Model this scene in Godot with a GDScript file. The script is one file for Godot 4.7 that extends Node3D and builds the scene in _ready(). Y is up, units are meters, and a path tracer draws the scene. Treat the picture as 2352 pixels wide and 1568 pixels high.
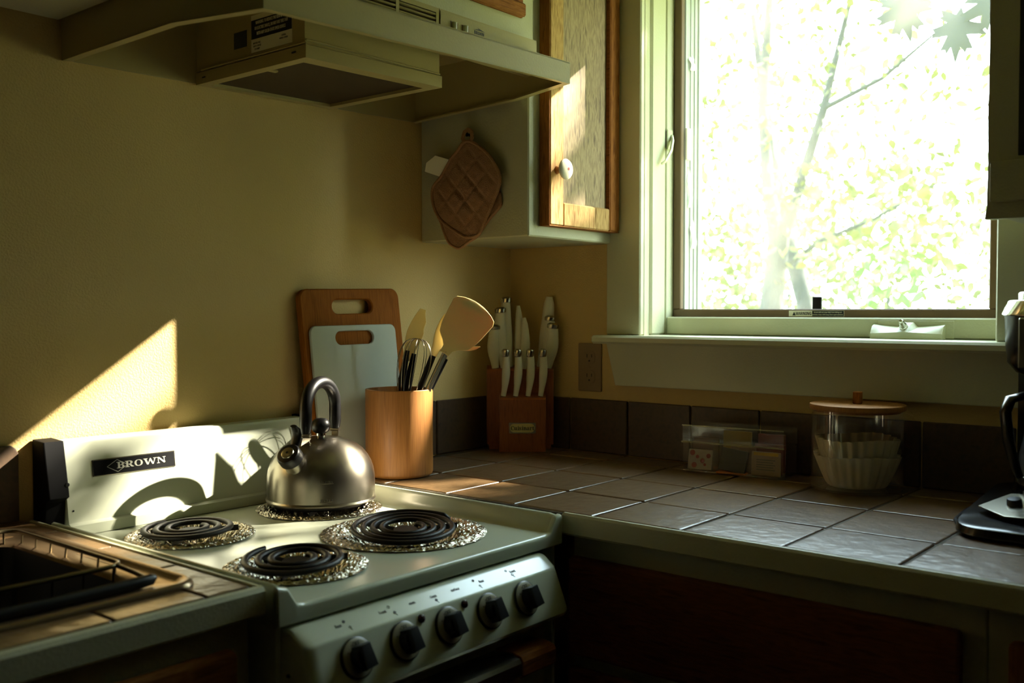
extends Node3D
# A kitchen corner. Right-angled room: stove wall is z = 0, window wall is x = 0, y counts from the counter top (lifted by LIFT when meshes are committed).
const LIFT := 0.914
var rng := RandomNumberGenerator.new()
var origin := {}
var used := {}
var mt := {}


class Shape:
	var v := PackedVector3Array()
	var smooth := 40.0
	var round_uv := false

	func tri(a: Vector3, b: Vector3, c: Vector3) -> void:
		v.append(a); v.append(b); v.append(c)

	func quad(a: Vector3, b: Vector3, c: Vector3, d: Vector3) -> void:
		tri(a, b, c); tri(a, c, d)

	func orient(from: int) -> void:
		var vol := 0.0
		var o := v[from] if v.size() > from else Vector3.ZERO
		for i in range(from, v.size(), 3):
			vol += (v[i] - o).dot((v[i + 1] - o).cross(v[i + 2] - o))
		if vol < 0.0:
			for i in range(from, v.size(), 3):
				var t := v[i + 1]
				v[i + 1] = v[i + 2]
				v[i + 2] = t

	# box between two corners with a chamfer
	func box(lo: Vector3, hi: Vector3, bevel := 0.0, xf := Transform3D()) -> void:
		var from := v.size()
		var c := (lo + hi) / 2.0
		var h := (hi - lo).abs() / 2.0
		bevel = minf(bevel, minf(h.x, minf(h.y, h.z)) * 0.9)
		var p := {}
		for a in 3:
			for s in 8:
				var q := Vector3.ZERO
				for k in 3:
					q[k] = (1.0 if s >> k & 1 else -1.0) * (h[k] - (0.0 if k == a else bevel))
				p[a * 8 + s] = xf * (c + q)
		for a in 3:
			var b := (a + 1) % 3
			var d := (a + 2) % 3
			for s in 2:
				var k: int = s << a
				var q0: Vector3 = p[a * 8 + k]
				var q1: Vector3 = p[a * 8 + (k | 1 << b)]
				var q2: Vector3 = p[a * 8 + (k | 1 << b | 1 << d)]
				var q3: Vector3 = p[a * 8 + (k | 1 << d)]
				if s: quad(q0, q1, q2, q3)
				else: quad(q0, q3, q2, q1)
		if bevel > 0.0:
			for a in 3:
				var b := (a + 1) % 3
				var d := (a + 2) % 3
				for s in 4:
					var k := (s & 1) << b | (s >> 1) << d
					var e: int = k | 1 << a
					var q0: Vector3 = p[b * 8 + k]
					var q1: Vector3 = p[b * 8 + e]
					var q2: Vector3 = p[d * 8 + e]
					var q3: Vector3 = p[d * 8 + k]
					if (s & 1) ^ (s >> 1): quad(q0, q1, q2, q3)
					else: quad(q0, q3, q2, q1)
			for s in 8:
				var par := (s & 1) ^ (s >> 1 & 1) ^ (s >> 2 & 1)
				if par: tri(p[s], p[8 + s], p[16 + s])
				else: tri(p[s], p[16 + s], p[8 + s])
		if xf.basis.determinant() < 0.0: orient(from)

	# eight corners: four of one end, four of the other in the same order
	func hexa(q: Array) -> void:
		var from := v.size()
		quad(q[3], q[2], q[1], q[0]); quad(q[4], q[5], q[6], q[7])
		for i in 4:
			var j := (i + 1) % 4
			quad(q[i], q[j], q[j + 4], q[i + 4])
		orient(from)

	func loft(rings: Array, caps := true, closed := false) -> void:
		var from := v.size()
		var n: int = rings[0].size()
		for i in (rings.size() if closed else rings.size() - 1):
			var a: PackedVector3Array = rings[i]
			var b: PackedVector3Array = rings[(i + 1) % rings.size()]
			for k in n:
				var m := (k + 1) % n
				quad(a[k], a[m], b[m], b[k])
		if caps and not closed:
			for e in 2:
				var r: PackedVector3Array = rings[0 if e == 0 else rings.size() - 1]
				var c := Vector3.ZERO
				for q in r: c += q
				c /= n
				for k in n:
					var m := (k + 1) % n
					if e == 0: tri(c, r[m], r[k])
					else: tri(c, r[k], r[m])
		orient(from)

	# profile of (radius, height) turned round y
	func lathe(prof: Array, segs: int, xf := Transform3D(), closed := false) -> void:
		var from := v.size()
		var n := prof.size()
		for i in (n if closed else n - 1):
			var a: Vector2 = prof[i]
			var b: Vector2 = prof[(i + 1) % n]
			for k in segs:
				var t0 := TAU * k / segs
				var t1 := TAU * (k + 1) / segs
				var a0 := xf * Vector3(a.x * cos(t0), a.y, a.x * sin(t0))
				var a1 := xf * Vector3(a.x * cos(t1), a.y, a.x * sin(t1))
				var b0 := xf * Vector3(b.x * cos(t0), b.y, b.x * sin(t0))
				var b1 := xf * Vector3(b.x * cos(t1), b.y, b.x * sin(t1))
				if a.x > 1e-6: tri(a0, b0, a1)
				if b.x > 1e-6: tri(a1, b0, b1)
		orient(from)

	# tube of elliptic section along a path; ra across «side», rb along the other way
	func sweep(path: Array, ra, rb, segs := 8, side := Vector3.ZERO, closed := false, caps := true) -> void:
		var n := path.size()
		var rings := []
		var ref := side
		for i in n:
			var t: Vector3
			if closed: t = path[(i + 1) % n] - path[(i - 1 + n) % n]
			else: t = path[mini(i + 1, n - 1)] - path[maxi(i - 1, 0)]
			t = t.normalized()
			if ref == Vector3.ZERO: ref = Vector3.UP if absf(t.y) < 0.9 else Vector3.RIGHT
			var s := (ref - t * ref.dot(t)).normalized()
			if side == Vector3.ZERO: ref = s
			var w := t.cross(s)
			var a: float = ra[i] if ra is Array else ra
			var b: float = rb[i] if rb is Array else rb
			var ring := PackedVector3Array()
			for k in segs:
				var th := TAU * k / segs
				ring.append(path[i] + s * (a * cos(th)) + w * (b * sin(th)))
			rings.append(ring)
		loft(rings, caps, closed)

	static func inset(poly: PackedVector2Array, d: float) -> PackedVector2Array:
		var out := PackedVector2Array()
		var n := poly.size()
		for i in n:
			var e0 := (poly[i] - poly[(i - 1 + n) % n]).normalized()
			var e1 := (poly[(i + 1) % n] - poly[i]).normalized()
			var n0 := Vector2(-e0.y, e0.x)
			var n1 := Vector2(-e1.y, e1.x)
			var m := (n0 + n1).normalized()
			out.append(poly[i] + m * (d / maxf(0.4, m.dot(n0))))
		return out

	static func lift2(poly: PackedVector2Array, z: float, xf: Transform3D) -> PackedVector3Array:
		var out := PackedVector3Array()
		for q in poly: out.append(xf * Vector3(q.x, q.y, z))
		return out

	# outline (counter-clockwise) pulled from z0 to z1, edges rounded off by «bevel»
	func prism(poly: PackedVector2Array, z0: float, z1: float, bevel := 0.0, xf := Transform3D()) -> void:
		var from := v.size()
		if Geometry2D.is_polygon_clockwise(poly):
			poly = poly.duplicate()
			poly.reverse()
		var inn := inset(poly, bevel) if bevel > 0.0 else poly
		var rings := []
		if bevel > 0.0:
			var mid := inset(poly, bevel * 0.3)
			rings = [lift2(inn, z0, xf), lift2(mid, z0 + bevel * 0.3, xf), lift2(poly, z0 + bevel, xf), lift2(poly, z1 - bevel, xf), lift2(mid, z1 - bevel * 0.3, xf), lift2(inn, z1, xf)]
		else:
			rings = [lift2(poly, z0, xf), lift2(poly, z1, xf)]
		for i in rings.size() - 1:
			var a: PackedVector3Array = rings[i]
			var b: PackedVector3Array = rings[i + 1]
			for k in a.size():
				var m := (k + 1) % a.size()
				quad(a[k], a[m], b[m], b[k])
		var idx := Geometry2D.triangulate_polygon(inn)
		var top: PackedVector3Array = rings[rings.size() - 1]
		var bot: PackedVector3Array = rings[0]
		for i in range(0, idx.size(), 3):
			var x := idx[i]
			var y := idx[i + 1]
			var z := idx[i + 2]
			if (inn[y] - inn[x]).cross(inn[z] - inn[x]) < 0.0:
				y = idx[i + 2]
				z = idx[i + 1]
			tri(top[x], top[y], top[z]); tri(bot[x], bot[z], bot[y])
		orient(from)

	static func reach(poly: PackedVector2Array, c: Vector2, dir: Vector2) -> float:
		var best := 0.0
		for i in poly.size():
			var a := poly[i] - c
			var b := poly[(i + 1) % poly.size()] - c
			var e := b - a
			var den := dir.cross(e)
			if absf(den) < 1e-12: continue
			var t := a.cross(e) / den
			var u := a.cross(dir) / den
			if t > 0.0 and u >= -1e-6 and u <= 1.000001: best = maxf(best, t)
		return best

	# plate with one hole, both star-shaped about the hole's centre
	func plate(outer: PackedVector2Array, hole: PackedVector2Array, z0: float, z1: float, bevel := 0.0, xf := Transform3D(), hole_depth := INF) -> void:
		var from := v.size()
		var c := Vector2.ZERO
		for q in hole: c += q
		c /= hole.size()
		var angles := []
		for q in outer: angles.append((q - c).angle())
		for q in hole: angles.append((q - c).angle())
		angles.sort()
		var list := []
		for a in angles:
			if list.is_empty() or a - list[-1] > 1e-4: list.append(a)
		var o := PackedVector2Array()
		var h := PackedVector2Array()
		for a in list:
			var d := Vector2(cos(a), sin(a))
			o.append(c + d * reach(outer, c, d)); h.append(c + d * reach(hole, c, d))
		var rings := []
		if bevel > 0.0:
			var oi := inset(o, bevel)
			var hi := inset(h, -bevel)
			rings = [lift2(oi, z0, xf), lift2(o, z0 + bevel, xf), lift2(o, z1 - bevel, xf), lift2(oi, z1, xf), lift2(hi, z1, xf), lift2(h, z1 - bevel, xf), lift2(h, z0 + bevel, xf), lift2(hi, z0, xf)]
		else:
			rings = [lift2(o, z0, xf), lift2(o, z1, xf), lift2(h, z1, xf), lift2(h, z0, xf)]
		loft(rings, false, true)
		orient(from)

	# surface f(u, w) given a thickness
	func sheet(f: Callable, nu: int, nw: int, thick: float, wrap := false) -> void:
		var from := v.size()
		var g := []
		for i in nu + 1:
			var row := PackedVector3Array()
			for k in nw + 1: row.append(f.call(float(i) / nu, float(k) / nw))
			g.append(row)
		var up := []
		for i in nu + 1:
			var row := PackedVector3Array()
			for k in nw + 1:
				var i0 := (i - 1 + nu) % nu if wrap else maxi(i - 1, 0)
				var i1 := (i + 1) % nu if wrap else mini(i + 1, nu)
				if wrap and i == nu: i0 = nu - 1; i1 = 1
				var du: Vector3 = g[i1][k] - g[i0][k]
				var dw: Vector3 = g[i][mini(k + 1, nw)] - g[i][maxi(k - 1, 0)]
				row.append(g[i][k] + du.cross(dw).normalized() * thick)
			up.append(row)
		for i in nu:
			for k in nw:
				quad(up[i][k], up[i + 1][k], up[i + 1][k + 1], up[i][k + 1])
				quad(g[i][k], g[i][k + 1], g[i + 1][k + 1], g[i + 1][k])
		for i in nu:
			quad(g[i][0], g[i + 1][0], up[i + 1][0], up[i][0])
			quad(up[i][nw], up[i + 1][nw], g[i + 1][nw], g[i][nw])
		if not wrap:
			for k in nw:
				quad(up[0][k], up[0][k + 1], g[0][k + 1], g[0][k])
				quad(g[nu][k], g[nu][k + 1], up[nu][k + 1], up[nu][k])
		orient(from)

	func warp(f: Callable) -> void:
		for i in v.size(): v[i] = f.call(v[i])

	func mesh(shift := Vector3.ZERO) -> ArrayMesh:
		var n := v.size()
		var pos := PackedVector3Array()
		var nor := PackedVector3Array()
		pos.resize(n); nor.resize(n)
		var face := PackedVector3Array()
		face.resize(n / 3)
		var near := {}
		for i in n / 3:
			face[i] = (v[i * 3 + 1] - v[i * 3]).cross(v[i * 3 + 2] - v[i * 3])
			if smooth > 0.0:
				for k in 3:
					var key := Vector3i((v[i * 3 + k] * 20000.0).round())
					if near.has(key): near[key].append(i)
					else: near[key] = [i]
		var lim := cos(deg_to_rad(smooth))
		for i in n / 3:
			var fn := face[i].normalized()
			for k in 3:
				var p := v[i * 3 + k]
				var nn := face[i]
				if smooth > 0.0:
					nn = Vector3.ZERO
					for j in near[Vector3i((p * 20000.0).round())]:
						if face[j].normalized().dot(fn) >= lim: nn += face[j]
				var to: int = i * 3 + [0, 2, 1][k]
				pos[to] = p - shift
				nor[to] = nn.normalized() if nn.length_squared() > 1e-24 else Vector3.UP
		var arr := []
		arr.resize(Mesh.ARRAY_MAX)
		arr[Mesh.ARRAY_VERTEX] = pos
		arr[Mesh.ARRAY_NORMAL] = nor
		if round_uv:
			var uv := PackedVector2Array()
			for i in range(0, n, 3):
				var first := atan2(pos[i].z, pos[i].x) / TAU
				for k in 3:
					var a := atan2(pos[i + k].z, pos[i + k].x) / TAU
					if a - first > 0.5: a -= 1.0
					elif first - a > 0.5: a += 1.0
					uv.append(Vector2(a, pos[i + k].y + Vector2(pos[i + k].x, pos[i + k].z).length() * -0.3))
			arr[Mesh.ARRAY_TEX_UV] = uv
		var am := ArrayMesh.new()
		am.add_surface_from_arrays(Mesh.PRIMITIVE_TRIANGLES, arr)
		return am


func V(x: float, y: float, z: float) -> Vector3: return Vector3(x, y, z)

func called_as(n: String) -> String:
	if not used.has(n):
		used[n] = 0
		return n
	used[n] += 1
	return "%s_%03d" % [n, used[n]]

# a thing: a Node3D at its base; meshes under it are given in room coordinates unless «local»
func thing(called: String, label: String, category: String, base: Vector3, group := "", turn := 0.0, local := false) -> Node3D:
	var o := Node3D.new()
	o.name = called_as(called)
	add_child(o)
	o.position = base + V(0, LIFT, 0)
	o.rotation.y = turn
	origin[o] = Vector3.ZERO if local else base
	o.set_meta("label", label); o.set_meta("category", category)
	if group: o.set_meta("group", group)
	return o

func tag(o: Node, label: String, category: String, group := "") -> void:
	o.set_meta("label", label); o.set_meta("category", category)
	if group: o.set_meta("group", group)

func part(called: String, s: Shape, m: Material, parent: Node3D, label := "") -> MeshInstance3D:
	var o := MeshInstance3D.new()
	o.mesh = s.mesh(origin.get(parent, Vector3.ZERO))
	o.material_override = m
	o.name = called
	parent.add_child(o, true)
	origin[o] = origin.get(parent, Vector3.ZERO)
	if label: o.set_meta("label", label)
	return o

# a thing that is one mesh
func single(called: String, s: Shape, m: Material, label: String, category: String, base: Vector3, group := "", turn := 0.0, local := false) -> MeshInstance3D:
	var o := MeshInstance3D.new()
	o.mesh = s.mesh(Vector3.ZERO if local else base)
	o.material_override = m
	o.name = called_as(called)
	add_child(o)
	o.position = base + V(0, LIFT, 0)
	o.rotation.y = turn
	origin[o] = Vector3.ZERO if local else base
	tag(o, label, category, group)
	return o

func struct(called: String, s: Shape, m: Material) -> MeshInstance3D:
	var o := MeshInstance3D.new()
	o.mesh = s.mesh()
	o.material_override = m
	o.name = called
	add_child(o)
	o.position = V(0, LIFT, 0)
	o.set_meta("kind", "structure")
	return o

func shape(smooth := 40.0) -> Shape:
	var s := Shape.new()
	s.smooth = smooth
	return s

func boxed(lo: Vector3, hi: Vector3, bevel := 0.0) -> Shape:
	var s := shape(20.0)
	s.box(Vector3(minf(lo.x, hi.x), minf(lo.y, hi.y), minf(lo.z, hi.z)), Vector3(maxf(lo.x, hi.x), maxf(lo.y, hi.y), maxf(lo.z, hi.z)), bevel)
	return s

func round_rect(x0: float, y0: float, x1: float, y1: float, r: float, n := 6) -> PackedVector2Array:
	var out := PackedVector2Array()
	for c in 4:
		var cx: float = [x1 - r, x0 + r, x0 + r, x1 - r][c]
		var cy: float = [y1 - r, y1 - r, y0 + r, y0 + r][c]
		for k in n + 1:
			var a := PI / 2 * (c + float(k) / n)
			out.append(Vector2(cx + r * cos(a), cy + r * sin(a)))
	return out

func disc(cx: float, cy: float, r: float, n := 32) -> PackedVector2Array:
	var out := PackedVector2Array()
	for k in n: out.append(Vector2(cx + r * cos(TAU * k / n), cy + r * sin(TAU * k / n)))
	return out

# flat print: lettering standing a hair off the surface, x along the text, z out of it
func print_text(called: String, text: String, tall: float, at: Transform3D, m: Material, parent: Node3D, bold := false, serif := false, stretch := 1.0) -> void:
	var t := TextMesh.new()
	var f := SystemFont.new()
	f.font_names = PackedStringArray(["Droid Serif" if serif else "Droid Sans"])
	f.font_weight = 700 if bold else 400
	t.font = f
	t.text = text
	t.font_size = 32
	t.pixel_size = tall / (32.0 * 0.72)
	t.depth = 0.0003
	t.curve_step = 2.0
	var o := MeshInstance3D.new()
	o.mesh = t
	o.material_override = m
	o.name = called
	var base: Vector3 = origin.get(parent, Vector3.ZERO)
	at.origin -= base
	o.transform = at * Transform3D(Basis.from_scale(V(stretch, 1, 1)), Vector3.ZERO)
	parent.add_child(o, true)

func frame_at(at: Vector3, right: Vector3, up: Vector3) -> Transform3D:
	var r := right.normalized()
	var u := (up - r * up.dot(r)).normalized()
	return Transform3D(Basis(r, u, r.cross(u)), at)

func noise_tex(freq: float, ramp: Array, size := 512, kind := FastNoiseLite.TYPE_SIMPLEX, octaves := 4, seed_ := 1, warp := 0.0) -> NoiseTexture2D:
	var n := FastNoiseLite.new()
	n.noise_type = kind
	n.frequency = freq
	n.seed = seed_
	n.fractal_octaves = octaves
	if warp > 0.0:
		n.domain_warp_enabled = true
		n.domain_warp_amplitude = warp
		n.domain_warp_frequency = freq
	var t := NoiseTexture2D.new()
	t.width = size; t.height = size
	t.seamless = true
	t.noise = n
	if ramp.size():
		var g := Gradient.new()
		var offs := PackedFloat32Array()
		var cols := PackedColorArray()
		for i in ramp.size():
			offs.append(float(i) / (ramp.size() - 1)); cols.append(ramp[i])
		g.offsets = offs; g.colors = cols
		t.color_ramp = g
	return t

func mat(c: Color, rough := 0.5, metal := 0.0) -> StandardMaterial3D:
	var m := StandardMaterial3D.new()
	m.albedo_color = c
	m.roughness = rough
	m.metallic = metal
	return m

func planes(m: StandardMaterial3D, scale: Vector3, world := false) -> StandardMaterial3D:
	m.uv1_triplanar = true
	m.uv1_world_triplanar = world
	m.uv1_scale = scale
	return m

func relief(m: StandardMaterial3D, t: Texture2D, cm: float) -> StandardMaterial3D:
	m.heightmap_enabled = true
	m.heightmap_texture = t
	m.heightmap_scale = cm
	return m

func wood(dark: Color, light: Color, scale: Vector3, rough := 0.45, seed_ := 1) -> StandardMaterial3D:
	var m := mat(Color.WHITE, rough)
	m.albedo_texture = noise_tex(0.02, [dark, dark.lerp(light, 0.35), light, light.lerp(dark, 0.45), light, dark.lerp(light, 0.6)], 512, FastNoiseLite.TYPE_SIMPLEX, 5, seed_, 12.0)
	return planes(m, scale)


func _ready() -> void:
	rng.seed = 7
	# --- camera
	var cam := Camera3D.new()
	cam.name = "camera"
	add_child(cam)
	cam.fov = rad_to_deg(2.0 * atan(784.0 / 2289.75))
	var lens := CameraAttributesPhysical.new()
	lens.frustum_focal_length = 17.5 / (784.0 / 2289.75)
	lens.frustum_focus_distance = 2.0
	lens.frustum_near = 0.05
	lens.frustum_far = 200.0
	lens.exposure_aperture = 6.3
	cam.attributes = lens
	cam.fov = rad_to_deg(2.0 * atan(784.0 / 2289.75))
	var yaw := -0.8788
	var pitch := -0.0306
	var fwd := V(-sin(yaw) * cos(pitch), sin(pitch), -cos(yaw) * cos(pitch))
	var rt := fwd.cross(Vector3.UP).normalized()
	var up := rt.cross(fwd)
	cam.transform = Transform3D(Basis(rt, up, -fwd).rotated(fwd, 0.0), V(-2.0097, 0.3457 + LIFT, 1.6713))
	cam.current = true
	# --- sky, sun, exposure
	var we := WorldEnvironment.new()
	we.name = "environment"
	var env := Environment.new()
	env.background_mode = Environment.BG_SKY
	var psm := ProceduralSkyMaterial.new()
	psm.sky_top_color = Color(0.76, 0.87, 0.93)
	psm.sky_horizon_color = Color(0.93, 1.0, 0.95)
	psm.ground_bottom_color = Color(0.45, 0.46, 0.30)
	psm.ground_horizon_color = Color(0.62, 0.64, 0.46)
	psm.sky_curve = 0.3
	psm.sky_energy_multiplier = 3.7
	psm.ground_energy_multiplier = 0.6
	env.sky = Sky.new()
	env.sky.sky_material = psm
	env.tonemap_mode = Environment.TONE_MAPPER_LINEAR
	env.tonemap_exposure = 0.85
	env.sdfgi_enabled = true
	env.ssao_enabled = true
	env.ssil_enabled = true
	we.environment = env
	add_child(we)
	var sun := DirectionalLight3D.new()
	sun.name = "sun"
	sun.light_color = Color(1.0, 0.96, 0.88)
	sun.light_energy = 17.0
	sun.light_angular_distance = 0.55
	sun.shadow_enabled = true
	sun.sky_mode = DirectionalLight3D.SKY_MODE_LIGHT_ONLY
	add_child(sun)
	sun.look_at_from_position(V(1.95, 1.345, 1.0), Vector3.ZERO)
	materials()
	build_room()
	build_window()
	build_counters()
	build_cabinets()
	build_hood()
	build_stove()
	build_left_sink()
	build_kettle()
	build_boards()
	build_crock()
	build_knives()
	build_tea_box()
	build_jar()
	build_coffee_maker()
	build_mitt()
	build_outlet()
	build_outdoors()


func materials() -> void:
	var fine := noise_tex(0.05, [], 512, FastNoiseLite.TYPE_SIMPLEX, 3, 5)
	var coarse := noise_tex(0.012, [], 512, FastNoiseLite.TYPE_SIMPLEX, 4, 6)
	var crink := noise_tex(0.03, [], 512, FastNoiseLite.TYPE_CELLULAR, 3, 8, 20.0)
	mt.wall = relief(planes(mat(Color(0.80, 0.69, 0.44), 0.75), V(6, 6, 6), true), fine, 0.05)
	mt.ceiling = mat(Color(0.85, 0.82, 0.70), 0.9)
	mt.floor = wood(Color(0.20, 0.12, 0.06), Color(0.32, 0.20, 0.11), V(1, 1, 8), 0.5, 3)
	mt.trim = relief(planes(mat(Color(0.76, 0.76, 0.63), 0.38), V(5, 5, 5), true), fine, 0.02)
	mt.cab = relief(planes(mat(Color(0.73, 0.72, 0.59), 0.45), V(5, 5, 5), true), fine, 0.03)
	mt.enamel = mat(Color(0.76, 0.78, 0.69), 0.22)
	mt.enamel.metallic_specular = 0.6
	mt.panel_enamel = mat(Color(0.76, 0.78, 0.69), 0.4)
	mt.hood = relief(planes(mat(Color(0.66, 0.60, 0.40), 0.35), V(5, 5, 5), true), fine, 0.01)
	mt.hood_dark = mat(Color(0.55, 0.46, 0.29), 0.6)
	mt.black = mat(Color(0.012, 0.012, 0.013), 0.4)
	mt.rubber = mat(Color(0.012, 0.012, 0.013), 0.38)
	mt.dark = mat(Color(0.02, 0.018, 0.015), 0.8)
	mt.matt = mat(Color(0.012, 0.012, 0.012), 0.7)
	mt.matt.metallic_specular = 0.25
	mt.ink = mat(Color(0.02, 0.02, 0.02), 0.6)
	mt.coil = relief(planes(mat(Color(0.10, 0.085, 0.075), 0.42, 0.35), V(30, 30, 30), true), fine, 0.02)
	mt.steel = relief(planes(mat(Color(0.62, 0.58, 0.50), 0.27, 1.0), V(1.2, 60, 1.2)), fine, 0.004)
	mt.brushed = mat(Color(0.60, 0.57, 0.51), 0.30, 1.0)
	mt.brushed.anisotropy_enabled = true
	mt.brushed.anisotropy = -0.6
	mt.clear_edge = mat(Color(0.9, 0.88, 0.75, 0.3), 0.3)
	mt.clear_edge.transparency = BaseMaterial3D.TRANSPARENCY_ALPHA
	mt.steel_plain = mat(Color(0.66, 0.64, 0.58), 0.25, 1.0)
	mt.chrome = mat(Color(0.80, 0.80, 0.78), 0.1, 1.0)
	mt.foil = relief(planes(mat(Color(0.80, 0.77, 0.70), 0.12, 1.0), V(9, 9, 9), true), crink, 0.28)
	mt.mesh_metal = relief(planes(mat(Color(0.28, 0.21, 0.14), 0.55, 0.5), V(40, 40, 40), true), crink, 0.2)
	mt.frame = mat(Color(0.42, 0.33, 0.22), 0.5)
	mt.alu = relief(planes(mat(Color(0.60, 0.62, 0.56), 0.45, 0.3), V(3, 3, 3), true), coarse, 0.2)
	mt.grout = relief(planes(mat(Color(0.31, 0.27, 0.20), 0.8), V(20, 20, 20), true), fine, 0.1)
	for i in 4:
		var t := mat(Color.WHITE, 0.3)
		var k: float = [1.0, 0.92, 1.06, 0.97][i]
		t.albedo_texture = noise_tex(0.015, [Color(0.37, 0.28, 0.175) * k, Color(0.46, 0.355, 0.23) * k, Color(0.40, 0.31, 0.195) * k, Color(0.50, 0.39, 0.255) * k], 512, FastNoiseLite.TYPE_SIMPLEX, 5, 20 + i, 8.0)
		planes(t, V(4, 4, 4), true)
		relief(t, coarse, 0.09)
		t.metallic_specular = 0.7
		mt["tile%d" % i] = t
	mt.splash = mat(Color.WHITE, 0.5)
	mt.splash.albedo_texture = noise_tex(0.015, [Color(0.24, 0.18, 0.12), Color(0.31, 0.235, 0.155), Color(0.27, 0.20, 0.13)], 512, FastNoiseLite.TYPE_SIMPLEX, 5, 31, 8.0)
	planes(mt.splash, V(4, 4, 4), true)
	mt.oak = wood(Color(0.42, 0.24, 0.10), Color(0.62, 0.40, 0.19), V(5, 0.7, 5), 0.4, 40)
	mt.oak_x = wood(Color(0.42, 0.24, 0.10), Color(0.62, 0.40, 0.19), V(0.7, 5, 5), 0.4, 41)
	mt.oak_z = wood(Color(0.38, 0.22, 0.11), Color(0.53, 0.33, 0.17), V(5, 5, 0.7), 0.45, 42)
	mt.worn = wood(Color(0.50, 0.36, 0.20), Color(0.78, 0.64, 0.42), V(7, 0.8, 7), 0.5, 43)
	mt.weathered = wood(Color(0.36, 0.28, 0.18), Color(0.66, 0.57, 0.41), V(6, 0.9, 6), 0.6, 47)
	mt.bamboo = wood(Color(0.54, 0.34, 0.15), Color(0.69, 0.47, 0.23), V(9, 0.35, 9), 0.45, 44)
	mt.board = wood(Color(0.46, 0.25, 0.07), Color(0.61, 0.37, 0.12), V(9, 0.5, 9), 0.5, 45)
	for w in [mt.oak, mt.oak_x, mt.oak_z, mt.board, mt.worn]:
		w.metallic_specular = 0.22
		w.roughness = 0.65
	mt.block = wood(Color(0.46, 0.22, 0.09), Color(0.60, 0.33, 0.15), V(9, 0.8, 9), 0.45, 46)
	mt.white_plastic = relief(planes(mat(Color(0.74, 0.77, 0.72), 0.5), V(20, 20, 20)), fine, 0.02)
	mt.cream = mat(Color(0.84, 0.76, 0.50), 0.45)
	mt.cream.backlight_enabled = true
	mt.cream.backlight = Color(0.06, 0.045, 0.016)
	mt.cream.subsurf_scatter_enabled = true
	mt.cream.subsurf_scatter_strength = 0.05
	mt.handle_white = mat(Color(0.82, 0.80, 0.70), 0.35)
	mt.cloth = relief(planes(mat(Color(0.66, 0.49, 0.36), 0.95), V(14, 14, 14)), fine, 0.25)
	mt.cloth.rim_enabled = true
	mt.cloth.rim = 0.5
	mt.cloth_edge = relief(planes(mat(Color(0.70, 0.53, 0.39), 0.95), V(14, 14, 14)), fine, 0.2)
	mt.paper = mat(Color(0.90, 0.88, 0.78), 0.8)
	mt.filter = mat(Color(0.85, 0.80, 0.66), 0.85)
	mt.filter.backlight_enabled = true
	mt.filter.backlight = Color(0.3, 0.28, 0.22)
	mt.plate = mat(Color(0.55, 0.46, 0.33), 0.5)
	mt.clear = mat(Color(1, 1, 1, 0.02), 0.05)
	mt.clear.transparency = BaseMaterial3D.TRANSPARENCY_ALPHA
	mt.screen = mat(Color(0.86, 0.88, 0.84, 0.06), 0.9)
	mt.screen.transparency = BaseMaterial3D.TRANSPARENCY_ALPHA
	mt.screen.backlight_enabled = true
	mt.screen.backlight = Color(0.95, 0.95, 0.9)
	mt.sink = relief(planes(mat(Color(0.50, 0.42, 0.31), 0.28, 0.75), V(3, 3, 3), true), coarse, 0.03)
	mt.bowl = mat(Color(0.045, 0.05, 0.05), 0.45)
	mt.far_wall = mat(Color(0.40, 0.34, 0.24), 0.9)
	mt.dial = mat(Color(0.58, 0.56, 0.46), 0.4)
	mt.wire = mat(Color(0.42, 0.38, 0.28), 0.3, 0.9)


func build_room() -> void:
	var s := boxed(V(-3.8, -LIFT, -0.12), V(0.25, 1.53, 0), 0)
	struct("wall_back", s, mt.wall)
	s = shape(20)
	s.box(V(0, -LIFT, 0), V(0.25, 0.262, 3.9))
	s.box(V(0, 1.188, 0), V(0.25, 1.53, 3.9))
	s.box(V(0, 0.262, 0), V(0.25, 1.188, 0.391))
	s.box(V(0, 0.262, 1.202), V(0.25, 1.188, 3.9))
	struct("wall_right", s, mt.wall)
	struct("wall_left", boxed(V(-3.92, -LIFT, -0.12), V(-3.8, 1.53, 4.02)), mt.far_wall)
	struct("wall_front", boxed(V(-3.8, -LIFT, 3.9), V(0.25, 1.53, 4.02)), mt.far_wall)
	struct("floor", boxed(V(-3.92, -LIFT - 0.1, -0.12), V(0.25, -LIFT, 4.02)), mt.floor)
	struct("ceiling", boxed(V(-3.92, 1.53, -0.12), V(0.25, 1.65, 4.02)), mt.ceiling)


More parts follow.
